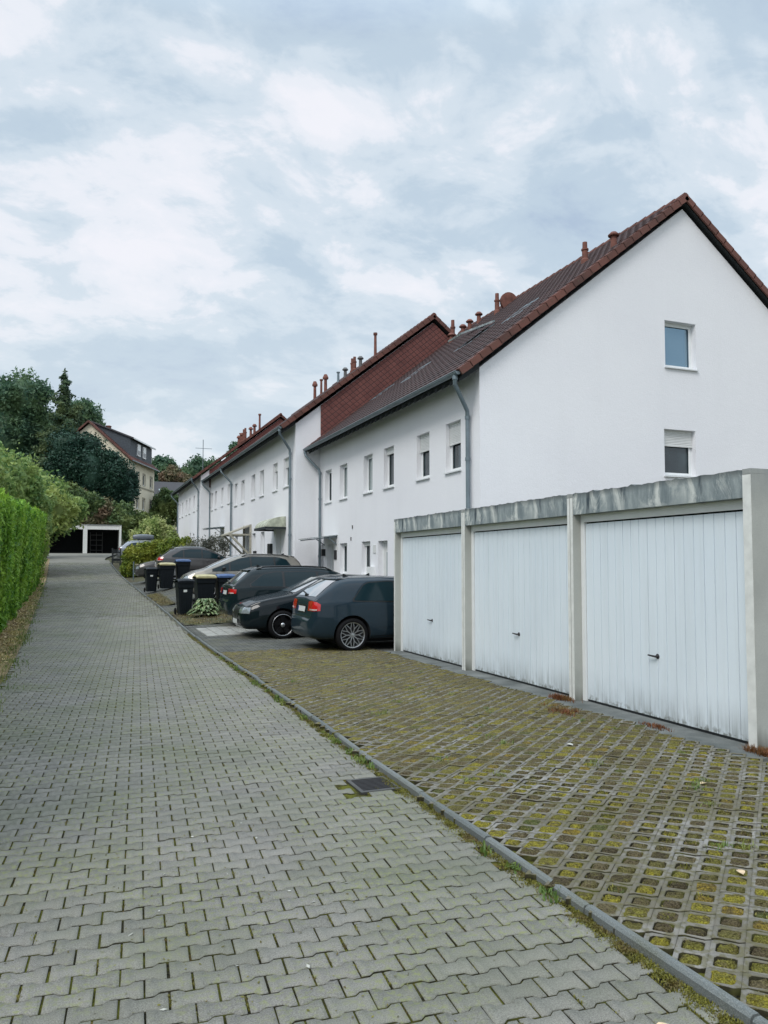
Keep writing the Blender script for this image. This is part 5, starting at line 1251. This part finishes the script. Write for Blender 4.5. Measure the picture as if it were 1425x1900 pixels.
# ------------------------------------------------------------------ wheelie bins
def wheelie_bin(x, y, rz, label, lid, s=1.0, h=1.0, sticker=None):
    z = gz(x, y)+.05; e = empty('wheelie_bin', (0, 0, 0), label, 'bin', 'upright waste bins')
    w, d = .24*s, .275*s; H = .94*h; m = MB()
    for (z0, z1, k0, k1) in ((.04, .80*H, .78, .97), (.80*H, .83*H, .97, 1.03), (.83*H, H, 1.03, 1.05)):
        rows = []
        for zz, k in ((z0, k0), (z1, k1)):
            r = .04; q = []
            for cx, cy, a0 in ((1, 1, 0), (-1, 1, 90), (-1, -1, 180), (1, -1, 270)):
                for a in (0, 30, 60, 90): an = math.radians(a0+a); q.append((cx*(w*k-r)+r*math.cos(an), cy*(d*k-r)+r*math.sin(an)-(.03 if zz < .1 else 0), zz))
            rows.append(q+[q[0]])
        m.grid(rows)
        if z0 < .1: m.poly(rows[0][:-1][::-1])
    for k in (-.5, 0, .5): m.box(k*w-.012, k*w+.012, -d*.92-.012, -d*.90, .15, .7*H)
    body = m.build('body', 'bin_black', e)
    l = MB(); rows = []
    for t in np.linspace(0, 1, 8):
        yy = -d*1.16+2.26*d*t; zz = H+.015+.075*math.sin(PI*min(1, t*.9+.08)); rows.append([(-w*1.10, yy, zz-.045), (-w*1.08, yy, zz-.01), (-w*.8, yy, zz+.01), (0, yy, zz+.018), (w*.8, yy, zz+.01), (w*1.08, yy, zz-.01), (w*1.10, yy, zz-.045)])
    l.grid(rows); l.poly([p for p in rows[0]]); l.poly([p for p in rows[-1]][::-1]); l.box(-w*.6, w*.6, d*1.12, d*1.2, H-.02, H+.03)
    ld = l.build('lid', lid, e)
    hd = MB(); hd.tube([(-w*.8, d*1.02, H+.02), (-w*.8, d*1.28, H+.03), (w*.8, d*1.28, H+.03), (w*.8, d*1.02, H+.02)], .014, 8); hd.build('handle', 'bin_black', e)
    for sx in (-1, 1):
        wm = MB(); wm.lathe([(0, -.025), (.075, -.025), (.1, -.015), (.1, .015), (.075, .025), (0, .025)], 18, (0, 0, 0), 'y'); wm.v = [(sx*(w*.92)+v[1], d*.92+v[0], .10+v[2]) for v in wm.v]; wm.build('wheel', 'tyre_rubber', e)
    if sticker:
        MB().box(-w*.35, w*.1, -d*1.0-.012, -d*.985, H*.70, H*.77).build('sticker', 'sticker', e)
    e.location = (x, y, z); e.rotation_euler = (0, 0, rz)
wheelie_bin(2.88, 23.55, .1, 'slim black bin nearest the camera, standing alone beside the hosta', 'bin_black', .93, 1.03, True)
wheelie_bin(3.64, 24.75, .06, 'large bin with a yellow lid behind the hosta', 'bin_yellow', 1.2, 1.03)
wheelie_bin(4.30, 24.8, .02, 'large bin with a blue lid behind the hosta, beside the black estate car', 'bin_blue', 1.15, 1.0)
wheelie_bin(2.83, 34.6, .1, 'slim black bin of the farther group, right at the kerb', 'bin_black', 1.0, 1.03, True)
wheelie_bin(3.42, 34.2, .05, 'large yellow lidded bin of the farther group', 'bin_yellow', 1.25, 1.1)
wheelie_bin(4.12, 34.4, .0, 'large blue lidded bin of the farther group, under the crossover', 'bin_blue', 1.2, 1.08)

# ------------------------------------------------------------------ open garages at the end of the drive
def open_garage(x0, x1, label, n):
    z = 2.62; Y = 71.0; e = empty('garage', ((x0+x1)/2, Y, z), label, 'garage', 'two open garages at the end of the drive')
    t = .17
    m = MB(); m.box(x0, x0+t, Y, Y+5.5, z-.4, z+2.42); m.box(x1-t, x1, Y, Y+5.5, z-.4, z+2.42); m.box(x0+t, x1-t, Y+5.35, Y+5.5, z-.4, z+2.42)
    m.box(x0+t, x1-t, Y+.02, Y+5.35, z+2.30, z+2.41); m.build('walls', 'painted_edge', e)
    m = MB(); m.box(x0+t+.002, x1-t-.002, Y+.01, Y+.15, z+2.06, z+2.295); m.build('head_beam', 'painted_edge', e)
    MB().box(x0-.02, x1+.02, Y-.03, Y+5.5, z+2.422, z+2.48).build('roof_rim', 'stained_concrete' if False else 'garage_concrete', e)
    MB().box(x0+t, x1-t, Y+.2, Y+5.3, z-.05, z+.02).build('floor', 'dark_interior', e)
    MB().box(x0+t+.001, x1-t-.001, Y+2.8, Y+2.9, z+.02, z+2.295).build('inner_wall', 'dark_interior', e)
open_garage(-2.75, .30, 'open dark garage half hidden by the shrub at the end of the drive', 0)
open_garage(.305, 3.25, 'open dark garage with a shelf inside, right of the pale dividing post', 1)
e = empty('shelf', (1.15, 73.2, 2.64), 'dim metal shelf standing inside the open garage', 'shelf'); m = MB()
for x in (.75, 1.25, 1.75): m.bar((x, 73.2, 2.65), (x, 73.2, 4.5), .05, .05)
m.build('upright', 'vent_grey', e); m = MB()
for z in (2.9, 3.35, 3.8, 4.25): m.box(.75, 1.75, 73.0, 73.4, z, z+.04)
m.build('shelf_board', 'vent_grey', e)
e = empty('fence', (2.0, 56.6, gz(2.1, 56.6)), 'short dark timber fence beside the silver estate car', 'fence'); zf = gz(2.1, 56.6)
m = MB()
for x in (1.98, 2.5): m.box(x, x+.09, 56.6, 56.69, zf-.2, zf+1.15)
m.build('post', 'dark_wood', e); m = MB()
for k in range(5): m.box(2.08+k*.085, 2.13+k*.085, 56.62, 56.65, zf+.1, zf+1.05)
m.box(2.07, 2.5, 56.65, 56.68, zf+.25, zf+.33); m.box(2.07, 2.5, 56.65, 56.68, zf+.8, zf+.88); m.build('slats', 'dark_wood', e)
e = empty('notice_board', (2.95, 45.2, gz(2.95, 45.2)), 'low wooden board on a grey post by the low hedge', 'board'); zf = gz(2.95, 45.2)
MB().box(2.72, 2.78, 45.2, 45.26, zf, zf+1.05).build('post', 'zinc', e); m = MB(); m.box(2.85, 3.6, 45.2, 45.25, zf+.35, zf+.85); m.build('panel', 'vent_grey', e); MB().box(2.83, 3.62, 45.18, 45.27, zf+.852, zf+.92).build('top_rail', 'tan_board', e)

# ------------------------------------------------------------------ cream house behind the trees
def cream_house():
    e = empty('house', (0, 0, 0), 'old cream house with a dark slate dormer rising behind the yew', 'house')
    Lh, D = 9.3, 8.4; ze, zr2 = 12.9, 16.7; zb = 3.6; S = (zr2-ze)/(D/2)
    w = MB(); w.extrude([(0, 0, zb), (0, 0, ze-.1), (D/2, 0, zr2-.15), (D, 0, ze-.1), (D, 0, zb)], (0, -Lh, 0))
    wall = w.build('wall', 'cream_plaster', e)
    ws = [(-t-.42, -t+.42, z0, z1) for t in (1.2, 3.2, 5.35, 8.1) for z0, z1 in ((7.75, 9.0), (10.45, 11.7))]
    c = MB()
    for q in ws: c.box(-.2, .2, *q)
    cut(wall, c)
    for a, b, z0, z1 in ws:
        wi = window(e, 0, a, b, z0, z1, 0, 'window_glass', True, deep=.10)
        m = MB(); m.box(-.03, -.002, a-.12, a-.001, z0, z1+.15); m.box(-.03, -.002, b+.001, b+.12, z0, z1+.15); m.box(-.03, -.002, a, b, z1+.001, z1+.15); m.build('surround', 'tan_board', wi)
    m = MB(); m.box(-.06, -.001, -Lh, 0, 10.1, 10.25); m.box(-.06, -.001, -Lh, 0, 7.2, 7.35); m.build('cornice', 'tan_board', e)
    ov = .5
    r = tiled_slope(e, -ov, ze-.02-S*ov+.25, D/2, zr2+.12, .35, -Lh-.3, 'far_roof_tile', fine=False); tiled_slope(e, D+ov, ze-.02-S*ov+.25, D/2, zr2+.12, .35, -Lh-.3, 'far_roof_tile', 'rear_roof', False)
    verge(r, -ov, ze-S*ov+.22, D/2, zr2+.1, .35, side=1); verge(r, D+ov, ze-S*ov+.22, D/2, zr2+.1, .35, side=1)
    m = MB(); m.lathe([(0, 0), (0, 0)], 4); m = MB(); m.box(D/2-.2, D/2+.2, -6.0, -5.5, zr2-.5, zr2+.55); m.box(D/2-.24, D/2+.24, -6.04, -5.46, zr2+.55, zr2+.63); m.build('chimney', 'terracotta', r)
    m = MB(); m.box(-.08-ov, -ov+.02, -Lh-.3, .35, ze-S*ov+.1, ze-S*ov+.2); m.build('gutter', 'zinc', e)
    # big flat-roofed slate dormer
    y0, y1 = -.9, -8.7; zt = 15.15
    m = MB(); m.extrude([(.15, y0, ze+.2), (.15, y0, zt), (D/2-.2, y0, zr2-.05), (D/2-.2, y0, ze+.2)], (0, y1-y0, 0)); dm = m.build('dormer', 'slate_cladding', e)
    m = MB(); m.extrude([(-.25, y0+.25, zt-.12), (-.25, y0+.25, zt+.05), (D/2+.1, y0+.25, zr2+.28), (D/2+.1, y0+.25, zr2+.12)], (0, y1-y0-.5, 0)); m.build('dormer_roof', 'dark_roof_tile', dm)
    MB().box(-.27, -.252, y1-.2, y0+.2, zt-.10, zt+.03).build('dormer_fascia', 'white_frame', dm)
    for t in (3.6, 5.6):
        m = MB(); m.box(.02, .145, -t-.5, -t+.5, 13.55, 14.85); wf = m.build('dormer_window', 'white_frame', dm)
        MB().box(.0, .018, -t-.38, -t+.38, 13.68, 14.15).build('pane', 'window_glass', wf)
    e.location = (4.5, 85, 0); e.rotation_euler = (0, 0, PI-math.radians(21)); 
cream_house()
def slate_house():
    e = empty('house', (11.5, 108, 7), 'low house with a dark slate roof far behind, between cream house and terrace', 'house')
    w = MB(); w.box(8.6, 15.5, 105.5, 111, 6, 10.8); w.build('wall', 'cream_plaster', e)
    m = MB(); m.extrude([(8.2, 105.0, 10.6), (8.2, 108.2, 12.9), (8.2, 111.5, 10.6)], (7.7, 0, 0)); r = m.build('roof', 'dark_roof_tile', e)
    MB().extrude([(9.5, 105.9, 11.33), (10.1, 105.9, 11.33), (10.1, 106.4, 11.69), (9.5, 106.4, 11.69)], (0, -.03, .05)).build('skylight', 'curtain_glass', r)
    MB().box(8.2, 15.9, 104.88, 104.98, 10.5, 10.62).build('gutter', 'zinc', r)
slate_house()
m = MB(); m.tube([(8.9, 62, 8.5), (8.9, 62, 11.6)], .03, 6); m.tube([(8.3, 62, 10.9), (9.6, 62, 10.9)], .02, 6)
m.build('aerial', 'zinc', rf4)

# ------------------------------------------------------------------ light, sky, camera
def world():
    w = bpy.data.worlds.new('World'); sc.world = w; w.use_nodes = True; t = w.node_tree; N = t.nodes; Lk = t.links
    bg = N['Background']; out = N['World Output']
    sky = N.new('ShaderNodeTexSky'); sky.sky_type = 'NISHITA'; sky.sun_disc = False
    sky.sun_elevation = math.radians(SUN_EL); sky.sun_rotation = math.radians(SUN_AZ); sky.air_density = 1.5; sky.dust_density = 2.
    bg.inputs[1].default_value = .06; Lk.new(sky.outputs[0], bg.inputs[0])
    tc = N.new('ShaderNodeTexCoord'); sp = N.new('ShaderNodeSeparateXYZ'); Lk.new(tc.outputs['Generated'], sp.inputs[0])
    def mth(op, a, b=0., c=None):
        x = N.new('ShaderNodeMath'); x.operation = op
        for i, v in enumerate((a, b)):
            if isinstance(v, bpy.types.NodeSocket): Lk.new(v, x.inputs[i])
            else: x.inputs[i].default_value = v
        return x.outputs[0]
    zc = mth('MAXIMUM', sp.outputs[2], 0.); den = mth('ADD', zc, .42)
    cx, cy = mth('DIVIDE', sp.outputs[0], den), mth('DIVIDE', sp.outputs[1], den)
    cb = N.new('ShaderNodeCombineXYZ'); Lk.new(cx, cb.inputs[0]); Lk.new(cy, cb.inputs[1]); cb.inputs[2].default_value = 3.7
    def noise(scale, det, rough, dist, off):
        mp = N.new('ShaderNodeMapping'); Lk.new(cb.outputs[0], mp.inputs[0]); mp.inputs['Location'].default_value = off; mp.inputs['Rotation'].default_value = (0, 0, .6); mp.inputs['Scale'].default_value = (1., 1.35, 1)
        x = N.new('ShaderNodeTexNoise'); Lk.new(mp.outputs[0], x.inputs[0]); x.inputs['Scale'].default_value = scale; x.inputs['Detail'].default_value = det; x.inputs['Roughness'].default_value = rough; x.inputs['Distortion'].default_value = dist
        return x.outputs[0]
    a = noise(2.5, 7, .56, .35, (1.3, .4, 0)); b = noise(7.0, 7, .6, .3, (5.3, 2.4, 0)); c = noise(.6, 2, .5, 0, (2., 7., 1.))
    f = mth('ADD', mth('ADD', mth('MULTIPLY', a, .56), mth('MULTIPLY', b, .32)), mth('MULTIPLY', c, .12))
    rp = N.new('ShaderNodeValToRGB'); Lk.new(f, rp.inputs[0]); cr = rp.color_ramp; cr.interpolation = 'EASE'
    S = lambda r, g, b_: (*srgb(r, g, b_), 1)
    cr.elements[0].position = .385; cr.elements[0].color = S(238, 239, 246)
    cr.elements[1].position = .64; cr.elements[1].color = S(174, 192, 213)
    for p, q in ((.435, (231, 235, 243)), (.48, (210, 222, 233)), (.54, (190, 207, 222))):
        e_ = cr.elements.new(p); e_.color = S(*q)
    # an overcast sky is brighter overhead than at the horizon
    el = mth('ADD', 1.0, mth('MULTIPLY', mth('POWER', mth('MAXIMUM', mth('SUBTRACT', zc, .58), 0.), 1.0), SKY_TOP))
    sc_ = N.new('ShaderNodeVectorMath'); sc_.operation = 'SCALE'; Lk.new(rp.outputs[0], sc_.inputs[0]); Lk.new(el, sc_.inputs['Scale'])
    hz = N.new('ShaderNodeMapRange'); Lk.new(zc, hz.inputs[0]); hz.inputs[1].default_value = 0; hz.inputs[2].default_value = .36; hz.inputs[3].default_value = 1; hz.inputs[4].default_value = 0
    mx = N.new('ShaderNodeMix'); mx.data_type = 'RGBA'; Lk.new(mth('MULTIPLY', hz.outputs[0], .75), mx.inputs[0]); Lk.new(sc_.outputs[0], mx.inputs[6]); mx.inputs[7].default_value = S(219, 229, 236)
    bg2 = N.new('ShaderNodeBackground'); Lk.new(mx.outputs[2], bg2.inputs[0]); bg2.inputs[1].default_value = CLOUD
    ad = N.new('ShaderNodeMixShader'); ad.inputs[0].default_value = .93
    Lk.new(bg.outputs[0], ad.inputs[1]); Lk.new(bg2.outputs[0], ad.inputs[2]); Lk.new(ad.outputs[0], out.inputs[0])
SUN_EL, SUN_AZ, SKY_TOP, CLOUD, EXPO = 46, 232, 5.0, .98, .17
world()
ld = bpy.data.lights.new('sun', 'SUN'); ld.energy = 1.5; ld.angle = math.radians(22); ld.color = (1, .965, .92)
so = bpy.data.objects.new('sun', ld); col.objects.link(so)
az, el = math.radians(SUN_AZ), math.radians(SUN_EL)
dirv = Vector((math.sin(az)*math.cos(el), math.cos(az)*math.cos(el), math.sin(el)))   # towards the sun
so.rotation_euler = dirv.to_track_quat('Z', 'Y').to_euler(); so.location = dirv*60
cam = bpy.data.cameras.new('camera'); co = bpy.data.objects.new('camera', cam); col.objects.link(co); sc.camera = co
cam.sensor_fit = 'HORIZONTAL'; cam.sensor_width = 36; cam.lens = 36*1427/1425; cam.shift_y = 22/1425; cam.clip_start = .1; cam.clip_end = 2000
co.location = (0, 0, 1.68); co.rotation_euler = (math.radians(93), 0, -math.radians(21.487))
vs = sc.view_settings; sc.display_settings.display_device = 'sRGB'
vs.view_transform = 'Standard'; vs.look = 'None'; vs.gamma = 1; vs.exposure = EXPO; vs.use_curve_mapping = False
cy = sc.cycles; cy.max_bounces = 8; cy.diffuse_bounces = 4; cy.transparent_max_bounces = 8
